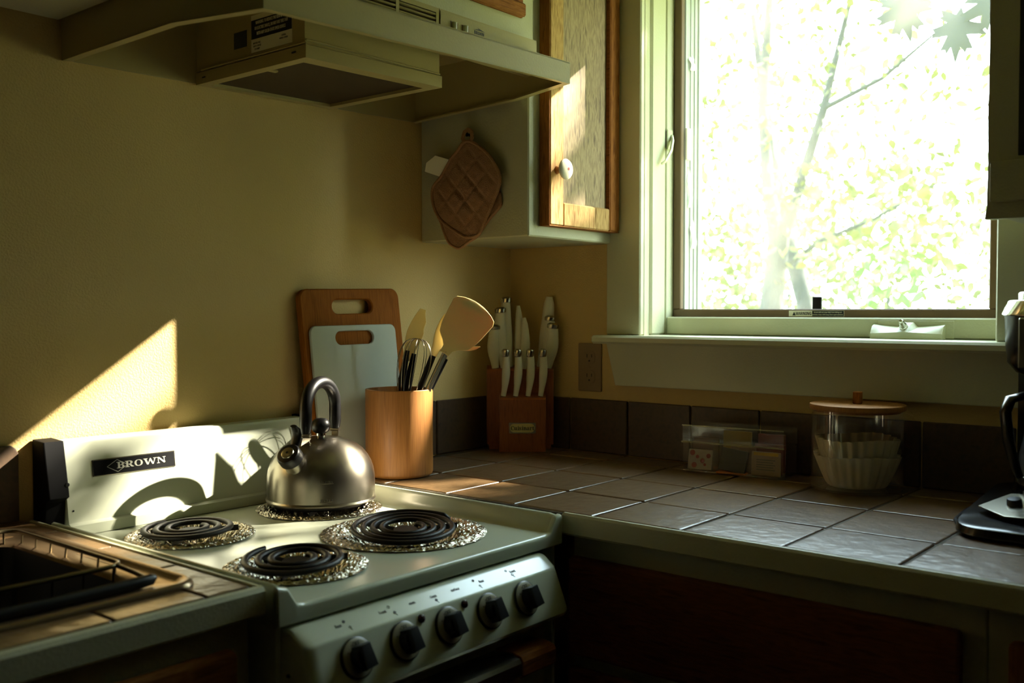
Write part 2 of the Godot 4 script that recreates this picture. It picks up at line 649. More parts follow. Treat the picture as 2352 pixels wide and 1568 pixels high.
func build_window() -> void:
	var w := Node3D.new()
	w.name = "window_1"
	w.set_meta("kind", "structure")
	add_child(w)
	w.position = V(0, LIFT, 0)
	var s := boxed(V(-0.018, 0.2885, 0.315), V(-0.0005, 1.28, 0.4105), 0.003)
	part("casing", s, mt.trim, w)
	part("casing", boxed(V(-0.018, 0.2885, 1.1825), V(-0.0005, 1.28, 1.285), 0.003), mt.trim, w)
	part("casing", boxed(V(-0.018, 1.17, 0.411), V(-0.0005, 1.28, 1.182), 0.003), mt.trim, w)
	# stool and apron
	part("stool", boxed(V(-0.060, 0.268, 0.298), V(0.098, 0.288, 1.31), 0.005), mt.trim, w)
	s = shape(20)
	s.prism(PackedVector2Array([Vector2(-0.316, 0.268), Vector2(-1.29, 0.268), Vector2(-1.262, 0.168), Vector2(-0.342, 0.168)]), 0.0005, 0.02, 0.002, Transform3D(Basis(V(0, 0, -1), V(0, 1, 0), V(-1, 0, 0)), Vector3.ZERO))
	part("apron", s, mt.trim, w)
	# jambs: edge bead, groove, lining board and outer stop
	for side in 2:
		var e := 0.41 if side == 0 else 1.183
		var d := 1.0 if side == 0 else -1.0
		s = shape(30)
		s.box(V(-0.0004, 0.288, minf(e, e - 0.02 * d)), V(0.007, 1.17, maxf(e, e - 0.02 * d)), 0.002)
		s.box(V(0.007, 0.288, minf(e - 0.006 * d, e - 0.02 * d)), V(0.032, 1.17, maxf(e - 0.006 * d, e - 0.02 * d)))
		s.box(V(0.032, 0.288, minf(e, e - 0.02 * d)), V(0.098, 1.17, maxf(e, e - 0.02 * d)), 0.005)
		s.box(V(0.098, 0.288, minf(e + 0.0015 * d, e - 0.02 * d)), V(0.245, 1.17, maxf(e + 0.0015 * d, e - 0.02 * d)), 0.0015)
		part("jamb", s, mt.trim, w)
	part("head_jamb", boxed(V(-0.0004, 1.17, 0.392), V(0.245, 1.188, 1.20), 0.002), mt.trim, w)
	part("sill_stop", boxed(V(0.098, 0.2885, 0.412), V(0.126, 0.3315, 1.181), 0.003), mt.trim, w)
	part("outer_sill", boxed(V(0.126, 0.262, 0.413), V(0.30, 0.325, 1.18), 0.003), mt.trim, w)
	# insect screen in its brown frame
	s = shape(20)
	s.box(V(0.128, 0.330, 0.4125), V(0.144, 0.350, 1.1805), 0.002)
	s.box(V(0.128, 1.148, 0.4125), V(0.144, 1.168, 1.1805), 0.002)
	s.box(V(0.128, 0.350, 0.4125), V(0.144, 1.148, 0.433), 0.002)
	s.box(V(0.128, 0.350, 1.134), V(0.144, 1.148, 1.1805), 0.002)
	var sf := part("screen_frame", s, mt.frame, w, "brown metal screen frame")
	part("insect_screen", boxed(V(0.1372, 0.350, 0.433), V(0.1374, 1.148, 1.134)), mt.screen, sf, "dusty insect screen")
	# outer track with its ridges
	s = shape(20)
	for q in [[0.1445, 0.150, 0.436], [0.150, 0.172, 0.4325], [0.172, 0.176, 0.4345], [0.176, 0.192, 0.432], [0.192, 0.197, 0.4345], [0.197, 0.212, 0.431], [0.212, 0.216, 0.4345], [0.216, 0.236, 0.432]]: s.box(V(q[0], 0.3255, 0.4118), V(q[1], 1.168, q[2]), 0.0006)
	part("outer_track", s, mt.alu, w, "weathered grey outer track")
	part("outer_track", boxed(V(0.1445, 0.3255, 1.15), V(0.236, 1.168, 1.181), 0.002), mt.alu, w)
	# peeling paint flakes and a white pad on the track
	for q in [[0.935, 0.975, 0.016, 0.172], [0.50, 0.575, 0.014, 0.180], [0.60, 0.70, 0.008, 0.162]]:
		s = shape(60)
		var y0: float = q[0]
		var y1: float = q[1]
		var wd: float = q[2]
		var x0: float = q[3]
		s.sheet(func(u, t): return V(x0 + wd * (t - 0.5) * (1.2 - absf(u - 0.4) + 0.5 * sin(u * 11.0)) + 0.004 * sin(u * 9.0), lerpf(y0, y1, u), 0.436 + 0.004 * sin(u * 5.0) + 0.003 * t), 8, 3, 0.0008)
		part("paint_flake", s, mt.paper, w)
	part("sash_pad", boxed(V(0.1445, 0.715, 0.4345), V(0.166, 0.792, 0.441), 0.002), mt.paper, w, "white plastic pad on the track")
	# lever on the jamb
	s = shape(40)
	s.box(V(0.094, 0.735, 0.4117), V(0.120, 0.785, 0.416), 0.002)
	s.sweep([V(0.112, 0.770, 0.417), V(0.104, 0.757, 0.424), V(0.088, 0.730, 0.429), V(0.068, 0.703, 0.426), V(0.060, 0.697, 0.420)], [0.004, 0.006, 0.0065, 0.006, 0.004], [0.004, 0.004, 0.004, 0.003, 0.003], 8)
	part("latch_lever", s, mt.trim, w, "white latch lever on the jamb")
	# pull tab
	part("pull_tab", boxed(V(0.124, 0.350, 0.770), V(0.129, 0.377, 0.791), 0.001), mt.black, w, "black pull tab")
	# warning label on the bottom rail
	var lab := part("warning_label", boxed(V(0.1270, 0.3335, 0.714), V(0.1279, 0.3465, 0.841)), mt.paper, w, "printed warning label")
	part("label_field", boxed(V(0.1266, 0.334, 0.769), V(0.1272, 0.346, 0.8405)), mt.ink, w)
	var face := Basis(V(0, 0, 1), V(0, 1, 0), V(-1, 0, 0))
	print_text("lettering", "WARNING", 0.0068, Transform3D(face, V(0.1267, 0.340, 0.749)), mt.ink, lab, true, false, 0.8)
	s = shape(0)
	s.prism(PackedVector2Array([Vector2(0.7225, 0.3358), Vector2(0.7305, 0.3358), Vector2(0.7265, 0.3438)]), 0.0, 0.0004, 0.0, Transform3D(face, V(0.1270, 0, 0)))
	part("warning_sign", s, mt.ink, lab)
	print_text("lettering", "Screen will not stop child from falling out", 0.0027, Transform3D(face, V(0.1264, 0.3428, 0.8045)), mt.paper, lab, false, false, 0.92)
	print_text("lettering", "window. Keep child away from open window.", 0.0027, Transform3D(face, V(0.1264, 0.3376, 0.8045)), mt.paper, lab, false, false, 0.92)
	# crank operator: a flared cover with a chrome stud
	s = shape(35)
	var rings := []
	for i in 17:
		var t := i / 16.0
		var z := lerpf(0.918, 1.062, t)
		var mid := 1.0 - absf(t - 0.5) * 2.0
		var top := 0.3145 - 0.006 * sin(PI * t) * (1.0 if absf(t - 0.5) > 0.12 else -0.6)
		var outx := 0.072 - 0.014 * smoothstep(0.0, 1.0, mid)
		var inx := 0.0985
		rings.append(PackedVector3Array([V(inx, 0.2885, z), V(outx, 0.2885, z), V(outx, 0.299 + 0.004 * mid, z), V(lerpf(outx, inx, 0.45), top, z), V(inx, top + 0.005, z)]))
	s.loft(rings)
	part("crank_cover", s, mt.trim, w, "white window crank cover")
	part("crank_plate", boxed(V(0.0965, 0.289, 0.925), V(0.0985, 0.326, 1.078), 0.001), mt.trim, w)
	s = shape(40)
	s.lathe([Vector2(0, 0), Vector2(0.0085, 0), Vector2(0.009, 0.003), Vector2(0.0065, 0.006), Vector2(0.005, 0.02), Vector2(0.003, 0.0225), Vector2(0, 0.0225)], 14, Transform3D(Basis(V(0, 0, 1), Vector3(-0.8, 0.5, -0.2).normalized(), V(0.5, 0.8, 0.1)).orthonormalized(), V(0.072, 0.314, 0.987)))
	part("crank_stud", s, mt.chrome, w, "chrome crank stud")


# one tile as a part of «parent»
func tile(parent: Node3D, x0: float, z0: float, x1: float, z1: float, y0 := -0.011, y1 := 0.0) -> void:
	var s := shape(60)
	var poly := round_rect(x0, -z1, x1, -z0, 0.003, 2)
	s.prism(poly, y0, y1 + rng.randf_range(-0.0006, 0.0004), 0.0022, Transform3D(Basis(V(1, 0, 0), V(0, 0, -1), V(0, 1, 0)), Vector3.ZERO))
	part("tile", s, mt["tile%d" % (rng.randi() % 4)], parent)


func build_counters() -> void:
	var g := 0.0035
	var c := thing("countertop", "brown tiled countertop with white front edge running under the window", "countertop", V(-0.32, -0.037, 0.9))
	part("bed", boxed(V(-0.637, -0.037, 0.001), V(-0.001, -0.0028, 2.4)), mt.grout, c, "sanded grout bed")
	var s := boxed(V(-0.65, -0.037, 0.652), V(-0.637, 0.001, 2.4), 0.004)
	part("front_edge", s, mt.cab, c, "white painted front edge")
	var xs := [-0.637, -0.47, -0.285, -0.10, -0.009]
	for k in range(-2, 13):
		var z0 := maxf(0.3695 + 0.17 * (k - 1) , 0.009)
		var z1 := 0.3695 + 0.17 * k
		if z1 < 0.03: continue
		for i in 4:
			tile(c, xs[i] + g, z0 + g, xs[i + 1] - g, z1 - g)
	# backsplash rows
	var b := thing("backsplash", "brown tile backsplash along the wall behind knife block and jar", "backsplash", V(0, 0, 0.9))
	for k in range(0, 14):
		var z0 := 0.0295 + 0.17 * (k - 1) if k > 0 else 0.009
		var z1 := 0.0295 + 0.17 * k
		if k == 0: continue
		z0 = maxf(z0, 0.009)
		if z1 - z0 < 0.03: continue
		part("tile", boxed(V(-0.008, 0.0005, z0 + 0.002), V(-0.0005, 0.130, z1 - 0.002), 0.002), mt.splash, b)
	for k in 4:
		var x1: float = [-0.009, -0.10, -0.285, -0.47][k]
		var x0: float = [-0.10, -0.285, -0.47, -0.64][k]
		part("tile", boxed(V(x0 + 0.002, 0.0005, 0.0005), V(x1 - 0.002, 0.130, 0.008), 0.002), mt.splash, b)


func build_cabinets() -> void:
	# base cabinet under the window
	var c := thing("base_cabinet", "white base cabinet with wood drawer fronts under the window counter", "cabinet", V(-0.3, -LIFT, 0.95))
	var s := shape(20)
	s.box(V(-0.615, -LIFT + 0.1, 0.655), V(-0.02, -0.0375, 1.325), 0.002)
	s.box(V(-0.56, -LIFT, 0.655), V(-0.02, -LIFT + 0.1, 1.325), 0.0)
	part("body", s, mt.cab, c)
	for d in [[-0.247, -0.0765], [-0.45, -0.268], [-0.66, -0.47]]:
		s = shape(30)
		s.prism(round_rect(-1.297, d[0], -0.655, d[1], 0.009, 3), 0.6155, 0.634, 0.005, Transform3D(Basis(V(0, 0, -1), V(0, 1, 0), V(-1, 0, 0)), Vector3.ZERO))
		part("drawer", s, mt.oak_z, c, "reddish wood drawer front")
	c = thing("base_cabinet", "white base cabinet at the right end of the counter, door mostly out of view", "cabinet", V(-0.3, -LIFT, 1.8))
	s = shape(20)
	s.box(V(-0.615, -LIFT + 0.1, 1.3265), V(-0.02, -0.0375, 2.4), 0.002)
	s.box(V(-0.56, -LIFT, 1.3265), V(-0.02, -LIFT + 0.1, 2.4), 0.0)
	part("body", s, mt.cab, c)
	s = shape(30)
	s.prism(round_rect(-1.9, -0.66, -1.354, -0.0765, 0.009, 3), 0.6155, 0.634, 0.005, Transform3D(Basis(V(0, 0, -1), V(0, 1, 0), V(-1, 0, 0)), Vector3.ZERO))
	part("door", s, mt.oak, c, "reddish wood door")
	# corner wall cabinet with its oak door
	c = thing("wall_cabinet", "white corner wall cabinet with worn oak door and pale round knob", "cabinet", V(-0.165, 0.507, 0.16))
	part("body", boxed(V(-0.33, 0.507, 0.0005), V(-0.001, 1.50, 0.325), 0.003), mt.cab, c)
	var x0 := -0.292
	var x1 := -0.02
	var y0 := 0.532
	var y1 := 1.45
	var zf := 0.326
	var door := part("door", boxed(V(x0 + 0.03, y0 + 0.03, zf + 0.002), V(x1 - 0.03, y1 - 0.03, zf + 0.017)), mt.weathered, c, "weathered pale door panel")
	part("stile", boxed(V(x0, y0, zf), V(x0 + 0.05, y1, zf + 0.029), 0.003), mt.worn, door)
	part("door_edge", boxed(V(x0 - 0.0015, y0 - 0.0015, zf), V(x0 - 0.0001, y1, zf + 0.0275), 0.0005), mt.oak, door, "darker varnished door edge")
	part("door_edge", boxed(V(x0, y0 - 0.0015, zf), V(x1, y0 - 0.0001, zf + 0.0275), 0.0005), mt.oak_x, door, "darker varnished door edge")
	part("panel_bead", boxed(V(x1 - 0.0425, y0 + 0.052, zf + 0.017), V(x1 - 0.0405, y1 - 0.05, zf + 0.0275), 0.0005), mt.oak_z, door, "dark red inner edge")
	part("stile", boxed(V(x1 - 0.042, y0, zf), V(x1, y1, zf + 0.029), 0.004), mt.oak, door)
	part("rail", boxed(V(x0 + 0.05, y0, zf), V(x1 - 0.042, y0 + 0.052, zf + 0.0285), 0.003), mt.worn, door)
	part("rail", boxed(V(x0 + 0.05, y1 - 0.05, zf), V(x1 - 0.042, y1, zf + 0.0285), 0.003), mt.worn, door)
	s = shape(40)
	s.lathe([Vector2(0, 0), Vector2(0.009, 0), Vector2(0.007, 0.004), Vector2(0.006, 0.012), Vector2(0.0075, 0.016), Vector2(0, 0.016)], 20, Transform3D(Basis(V(1, 0, 0), V(0, 0, 1), V(0, -1, 0)), V(-0.268, 0.652, zf + 0.029)))
	var knob := part("knob", s, mt.bamboo, door, "wooden knob stem")
	s = shape(40)
	s.lathe([Vector2(0, 0.014), Vector2(0.014, 0.016), Vector2(0.0215, 0.021), Vector2(0.0225, 0.025), Vector2(0.0195, 0.029), Vector2(0.010, 0.0315), Vector2(0, 0.032)], 28, Transform3D(Basis(V(1, 0, 0), V(0, 0, 1), V(0, -1, 0)), V(-0.268, 0.652, zf + 0.029)))
	part("knob", s, mt.paper, door, "white ceramic knob face with tiny red flower")
	var red := mat(Color(0.72, 0.16, 0.2), 0.4)
	s = shape(40)
	for k in 6:
		s.lathe([Vector2(0, 0), Vector2(0.0014, 0.0002), Vector2(0, 0.0004)], 8, Transform3D(Basis(V(1, 0, 0), V(0, 0, 1), V(0, -1, 0)), V(-0.268 + 0.0022 * cos(k * TAU / 5) * (0.0 if k == 5 else 1.0), 0.652 + 0.0022 * sin(k * TAU / 5) * (0.0 if k == 5 else 1.0), zf + 0.0612)))
	part("flower_print", s, red, door)
	s = shape(30)
	s.box(V(x1, 0.60, zf + 0.001), V(x1 + 0.008, 0.66, zf + 0.012), 0.001)
	for k in 3: s.sweep([V(x1 + 0.008, 0.602 + 0.02 * k, zf + 0.012), V(x1 + 0.008, 0.618 + 0.02 * k, zf + 0.012)], 0.004, 0.004, 8)
	part("hinge", s, mt.black, c, "dark hinge")
	# cabinet over the hood
	c = thing("wall_cabinet", "white wall cabinet above the range hood with oak door", "cabinet", V(-0.76, 0.9135, 0.16))
	part("body", boxed(V(-1.1895, 0.9135, 0.0005), V(-0.3315, 1.50, 0.34), 0.003), mt.cab, c)
	s = boxed(V(-0.78, 0.957, 0.3405), V(-0.376, 1.45, 0.349), 0.002)
	door = part("door", s, mt.oak_x, c, "oak door over the hood")
	for q in [[0.957, 0.985], [1.42, 1.45]]: part("rail", boxed(V(-0.78, q[0], 0.349), V(-0.376, q[1], 0.358), 0.004), mt.oak_x, door)
	single("wall_cabinet", boxed(V(-1.95, 0.835, 0.0005), V(-1.1905, 1.50, 0.34), 0.003), mt.cab, "white wall cabinet left of the hood, only its underside in view", "cabinet", V(-1.57, 0.835, 0.16))
	# cabinet at the right edge, in front of the window's right side
	c = thing("wall_cabinet", "white wall cabinet at the right edge overlapping the window", "cabinet", V(-0.17, 0.489, 1.6))
	s = shape(20)
	s.box(V(-0.31, 0.493, 1.256), V(-0.001, 1.5, 2.2), 0.002)
	part("body", s, mt.cab, c)
	# face frame with slightly wavy, chipped edge
	s = shape(20)
	var pts := PackedVector2Array()
	var y := 0.489
	pts.append(Vector2(-2.2, 0.489)); pts.append(Vector2(-1.241, 0.489))
	while y < 1.48:
		y += 0.022
		pts.append(Vector2(-1.2445 + rng.randf_range(-0.0007, 0.0007), y))
	pts.append(Vector2(-2.2, 1.5))
	s.prism(pts, 0.3105, 0.33, 0.001, Transform3D(Basis(V(0, 0, -1), V(0, 1, 0), V(-1, 0, 0)), Vector3.ZERO))
	part("face_frame", s, mt.cab, c, "painted face frame with chipped edge")
	s = shape(30)
	s.prism(round_rect(-2.2, 0.515, -1.249, 0.578, 0.004, 4), 0.3305, 0.335, 0.0015, Transform3D(Basis(V(0, 0, -1), V(0, 1, 0), V(-1, 0, 0)), Vector3.ZERO))
	part("drawer", s, mt.cab, c, "white rounded drawer front")
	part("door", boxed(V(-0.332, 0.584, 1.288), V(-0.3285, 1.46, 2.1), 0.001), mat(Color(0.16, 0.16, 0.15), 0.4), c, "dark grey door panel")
	# base cabinet left of the stove
	c = thing("base_cabinet", "white base cabinet with wood door left of the stove", "cabinet", V(-1.9, -LIFT, 0.35))
	s = shape(20)
	s.box(V(-2.6, -LIFT + 0.1, 0.6), V(-1.262, -0.0375, 0.62), 0.002)
	s.box(V(-1.28, -LIFT + 0.1, 0.02), V(-1.262, -0.0375, 0.5995), 0.002)
	s.box(V(-2.6, -LIFT, 0.5), V(-1.262, -LIFT + 0.1, 0.56), 0.0)
	part("body", s, mt.cab, c)
	s = shape(30)
	s.prism(round_rect(-1.75, -0.66, -1.289, -0.069, 0.012, 5), 0.6205, 0.638, 0.006, Transform3D())
	part("door", s, mt.oak_x, c, "wood door with rounded top corner")


func build_hood() -> void:
	# plan: back corners on the wall, sides square to z = .32, then drawn in to the front corners; the right end hangs a little higher
	var h := thing("range_hood", "almond under-cabinet range hood with vent slots and two switches", "range hood", V(-0.76, 0.77, 0.24))
	var plan := [Vector2(-1.187, 0.0005), Vector2(-1.187, 0.335), Vector2(-1.140, 0.495), Vector2(-0.388, 0.478), Vector2(-0.347, 0.315), Vector2(-0.347, 0.0005)]
	var low := [0.770, 0.772, 0.774, 0.8015, 0.797, 0.785]
	var high := [0.908, 0.908, 0.822, 0.8415, 0.905, 0.905]
	var thick := 0.004
	# outer skin: sides and front lip with a turned-in flange at the bottom
	var s := shape(25)
	for i in 5:
		var a: Vector2 = plan[i]
		var b: Vector2 = plan[i + 1]
		var c := Vector2(-0.767, 0.2)
		var ai := a + (c - a).normalized() * thick
		var bi := b + (c - b).normalized() * thick
		s.hexa([V(a.x, low[i], a.y), V(b.x, low[i + 1], b.y), V(bi.x, low[i + 1], bi.y), V(ai.x, low[i], ai.y), V(a.x, high[i], a.y), V(b.x, high[i + 1], b.y), V(bi.x, high[i + 1], bi.y), V(ai.x, high[i], ai.y)])
		var af := a + (c - a).normalized() * 0.016
		var bf := b + (c - b).normalized() * 0.016
		s.hexa([V(a.x, low[i] - 0.0015, a.y), V(b.x, low[i + 1] - 0.0015, b.y), V(bf.x, low[i + 1] - 0.0015, bf.y), V(af.x, low[i] - 0.0015, af.y), V(a.x, low[i] + 0.001, a.y), V(b.x, low[i + 1] + 0.001, b.y), V(bf.x, low[i + 1] + 0.001, bf.y), V(af.x, low[i] + 0.001, af.y)])
	part("shell", s, mt.hood, h)
	# top: level at the back, sloping from the vent strip down to the lip; back panel on the wall
	s = shape(20)
	s.box(V(-1.186, 0.903, 0.005), V(-0.348, 0.908, 0.341))
	s.hexa([V(-1.18, 0.832, 0.36), V(-0.36, 0.845, 0.36), V(-0.388, 0.8395, 0.478), V(-1.14, 0.820, 0.495), V(-1.18, 0.842, 0.36), V(-0.36, 0.853, 0.36), V(-0.388, 0.8425, 0.478), V(-1.14, 0.823, 0.495)])
	part("top_panel", s, mt.hood, h)
	s = shape(20)
	s.hexa([V(-1.185, 0.770, 0.0008), V(-0.349, 0.785, 0.0008), V(-0.349, 0.785, 0.004), V(-1.185, 0.770, 0.004), V(-1.185, 0.907, 0.0008), V(-0.349, 0.904, 0.0008), V(-0.349, 0.904, 0.004), V(-1.185, 0.907, 0.004)])
	part("back_panel", s, mt.hood, h)
	# vent strip with slots, switches and maker's plate, standing in front of the cabinet
	s = shape(20)
	s.box(V(-1.17, 0.838, 0.3415), V(-0.644, 0.872, 0.362))
	s.box(V(-1.17, 0.9035, 0.3415), V(-0.644, 0.9125, 0.362))
	s.box(V(-1.17, 0.872, 0.3415), V(-1.10, 0.9035, 0.362))
	s.box(V(-0.643, 0.838, 0.3415), V(-0.349, 0.9125, 0.362))
	s.box(V(-1.10, 0.872, 0.3415), V(-0.644, 0.9035, 0.345))
	for x in [-0.98, -0.865, -0.751, -0.648]: s.box(V(x - 0.004, 0.872, 0.345), V(x + 0.004, 0.9035, 0.362))
	var strip := part("vent_strip", s, mt.hood, h)
	part("slot_back", boxed(V(-1.10, 0.872, 0.3452), V(-0.652, 0.9035, 0.347)), mt.dark, h)
	for k in 4:
		for x in [[-1.10, -0.984], [-0.976, -0.869], [-0.861, -0.755], [-0.747, -0.652]]:
			var sl := shape(40)
			sl.box(V(x[0], 0.8745 + k * 0.0078, 0.352), V(x[1], 0.8785 + k * 0.0078, 0.3625), 0.0015)
			part("vent_slat", sl, mt.hood, strip)
	part("switch_plate", boxed(V(-0.6425, 0.8745, 0.3622), V(-0.506, 0.9095, 0.3637), 0.0007), mt.hood, h)
	for x in [-0.604, -0.573]:
		part("switch_well", boxed(V(x - 0.0105, 0.880, 0.3638), V(x + 0.0105, 0.8955, 0.3646), 0.0003), mt.hood_dark, strip)
		s = shape(40)
		s.sweep([V(x - 0.002, 0.8815, 0.3645), V(x - 0.002, 0.894, 0.3645)], 0.0062, 0.0062, 12)
		part("switch", s, mt.trim, strip, "cream rocker switch")
	var blue := mat(Color(0.08, 0.11, 0.14), 0.5)
	print_text("lettering", "BROAN", 0.0062, Transform3D(Basis(), V(-0.533, 0.889, 0.364)), blue, strip, true, false, 1.0)
	s = shape(0)
	s.prism(PackedVector2Array([Vector2(-0.549, 0.8942), Vector2(-0.516, 0.8942), Vector2(-0.5375, 0.8985), Vector2(-0.5325, 0.8968)]), 0.3638, 0.3642)
	s.prism(PackedVector2Array([Vector2(-0.545, 0.8828), Vector2(-0.52, 0.8828), Vector2(-0.52, 0.8834), Vector2(-0.545, 0.8834)]), 0.3638, 0.3642)
	part("emblem", s, blue, strip)
	# filter box under the fan
	var x0 := -0.93
	var x1 := -0.604
	var zb := 0.0045
	var zf := 0.328
	var yl := 0.771
	var yr := 0.7765
	s = shape(20)
	s.hexa([V(x0, yl + 0.024, zb), V(x1, yr + 0.024, zb), V(x1, yr + 0.024, zf - 0.004), V(x0, yl + 0.024, zf - 0.004), V(x0, 0.9025, zb), V(x1, 0.9025, zb), V(x1, 0.9025, zf - 0.004), V(x0, 0.9025, zf - 0.004)])
	var box := part("filter_housing", s, mt.hood, h)
	s = shape(20)
	var o := [V(x0 - 0.002, yl, zb), V(x1 + 0.002, yr, zb), V(x1 + 0.002, yr, zf + 0.001), V(x0 - 0.002, yl, zf + 0.001)]
	var inn := [V(x0 + 0.018, yl, zb + 0.018), V(x1 - 0.018, yr, zb + 0.018), V(x1 - 0.018, yr, zf - 0.03), V(x0 + 0.018, yl, zf - 0.03)]
	for i in 4:
		var j := (i + 1) % 4
		s.hexa([o[i], o[j], inn[j], inn[i], o[i] + V(0, 0.022, 0), o[j] + V(0, 0.022, 0), inn[j] + V(0, 0.022, 0), inn[i] + V(0, 0.022, 0)])
	s.box(V(x0 + 0.01, yl + 0.026, zb + 0.01), V(x1 - 0.01, yl + 0.03, zf - 0.01))
	part("filter_frame", s, mt.hood, box)
	s = shape(20)
	for q in [[V(x0 - 0.0025, yl + 0.0245, 0.02), V(x0 + 0.002, yl + 0.0275, zf)], [V(x0, yr + 0.024, zf - 0.004), V(x1, yr + 0.027, zf + 0.0)]]: s.box(q[0], q[1], 0.001)
	part("crease", s, mt.hood, box)
	part("latch_slot", boxed(V(x0 - 0.003, 0.783, 0.292), V(x0 - 0.0019, 0.7855, 0.303)), mt.dark, box)
	part("latch_slot", boxed(V(x0 - 0.003, 0.781, 0.026), V(x0 - 0.0019, 0.783, 0.036)), mt.dark, box)
	s = shape(20)
	s.hexa([V(x0 + 0.018, yl + 0.006, zb + 0.018), V(x1 - 0.018, yr + 0.006, zb + 0.018), V(x1 - 0.018, yr + 0.006, zf - 0.03), V(x0 + 0.018, yl + 0.006, zf - 0.03), V(x0 + 0.018, yl + 0.01, zb + 0.018), V(x1 - 0.018, yr + 0.01, zb + 0.018), V(x1 - 0.018, yr + 0.01, zf - 0.03), V(x0 + 0.018, yl + 0.01, zf - 0.03)])
	part("grease_filter", s, mt.mesh_metal, box, "brown greasy mesh filter")
	part("filter_tab", boxed(V(x0 + 0.018, yl + 0.002, 0.19), V(x0 + 0.04, yl + 0.006, 0.20), 0.001), mt.hood, box)
	# printed labels on the housing's left face
	var face := Basis(V(0, 0, 1), V(0, 1, 0), V(-1, 0, 0))
	var lab := part("warning_label", boxed(V(x0 - 0.0006, 0.803, 0.176), V(x0, 0.868, 0.291)), mt.paper, box, "white and black warning label")
	part("label_field", boxed(V(x0 - 0.0012, 0.826, 0.177), V(x0 - 0.0007, 0.859, 0.2905)), mt.ink, box)
	var tx := ["WARNING: TO REDUCE THE RISK OF FIRE", "OR ELECTRIC SHOCK, DO NOT USE THIS FAN", "WITH ANY SOLID-STATE SPEED DEVICE"]
	for k in 3: print_text("lettering", tx[k], 0.0056, Transform3D(face, V(x0 - 0.0013, 0.8535 - k * 0.0095, 0.2335)), mt.paper, lab, true, false, 0.58)
	for k in 3: print_text("lettering", ["MODEL NO.", "120 V  60 HZ", "3.0 AMP"][k], 0.0030, Transform3D(face, V(x0 - 0.0008, 0.8185 - k * 0.0052, 0.193)), mt.ink, lab)
	for k in 2: print_text("lettering", ["LISTED", "RANGE HOOD"][k], 0.0026, Transform3D(face, V(x0 - 0.0008, 0.8195 - k * 0.0046, 0.268)), mt.ink, lab)
	part("sticker", boxed(V(x0 - 0.0006, 0.8175, 0.124), V(x0, 0.8465, 0.162)), mat(Color(0.2, 0.21, 0.19), 0.5), box, "small grey sticker")


func coil(c: Vector3, r: float, turns: float, parent: Node3D, tilt := Basis()) -> void:
	var path := []
	var n := int(turns * 40)
	var r0 := r * 0.30
	for i in n + 1:
		var t := float(i) / n
		var a := TAU * turns * t
		var q := r0 + (r - 0.0045 - r0) * t
		path.append(c + tilt * V(q * cos(a), 0, q * sin(a)))
	# both ends dive under the spiral and run out to the socket
	var e: Vector3 = path[-1]
	var d := (e - c).normalized()
	path.append(e + d * 0.004 + V(0, -0.006, 0.006)); path.append(e + d * 0.004 + V(0, -0.022, 0.012))
	var f: Vector3 = path[0]
	path.push_front(f + V(0, -0.007, -0.006)); path.push_front(f + V(0, -0.022, -0.012))
	var s := shape(60)
	s.sweep(path, 0.0044, 0.0054 if turns < 3.5 else 0.0046, 10, V(0, 1, 0))
	var el := part("heating_coil", s, mt.coil, parent, "black spiral heating coil")
	s = shape(20)
	for k in 3:
		var a := TAU * k / 3 + 0.4
		var b := Basis(Vector3.UP, -a)
		s.box(V(0.012, -0.0135, -0.0009), V(r * 0.97, -0.004, 0.0009), 0.0, Transform3D(tilt * b, c))
	s.lathe([Vector2(0, -0.012), Vector2(0.02, -0.012), Vector2(0.02, -0.003), Vector2(0, -0.003)], 20, Transform3D(tilt, c))
	part("coil_support", s, mt.coil, el)


func pan(c: Vector3, r: float, parent: Node3D, seed_: int, deep := 0.03) -> void:
	var n := FastNoiseLite.new()
	n.seed = seed_
	n.frequency = 75.0
	n.fractal_octaves = 3
	n.fractal_type = FastNoiseLite.FRACTAL_RIDGED
	var s := shape(18)
	s.sheet(func(u, t):
		var a: float = TAU * u
		var q: float
		var y: float
		if t < 0.32:
			q = lerpf(r, r * 0.80, t / 0.32)
			y = 0.0035 * sin(PI * t / 0.32) + 0.001
		else:
			var k: float = (t - 0.32) / 0.68
			q = lerpf(r * 0.80, r * 0.12, k)
			y = 0.001 - deep * smoothstep(0.0, 0.6, k)
		var p := V(q * cos(a), y, q * sin(a))
		var f := n.get_noise_3d(p.x, seed_ * 3.0 + t, p.z)
		var g2 := n.get_noise_3d(p.x * 3.0, seed_ * 5.0, p.z * 3.0)
		p.y += f * (0.0050 if t > 0.3 else 0.0020) + g2 * 0.0014
		if t < 0.05: p *= Vector3(1.0 + 0.02 * f, 1, 1.0 + 0.02 * g2)
		p.y = maxf(p.y, 0.0006) if t < 0.3 else p.y
		return c + p, 200, 32, 0.0006, true)
	part("drip_pan", s, mt.foil, parent, "foil lined drip pan")


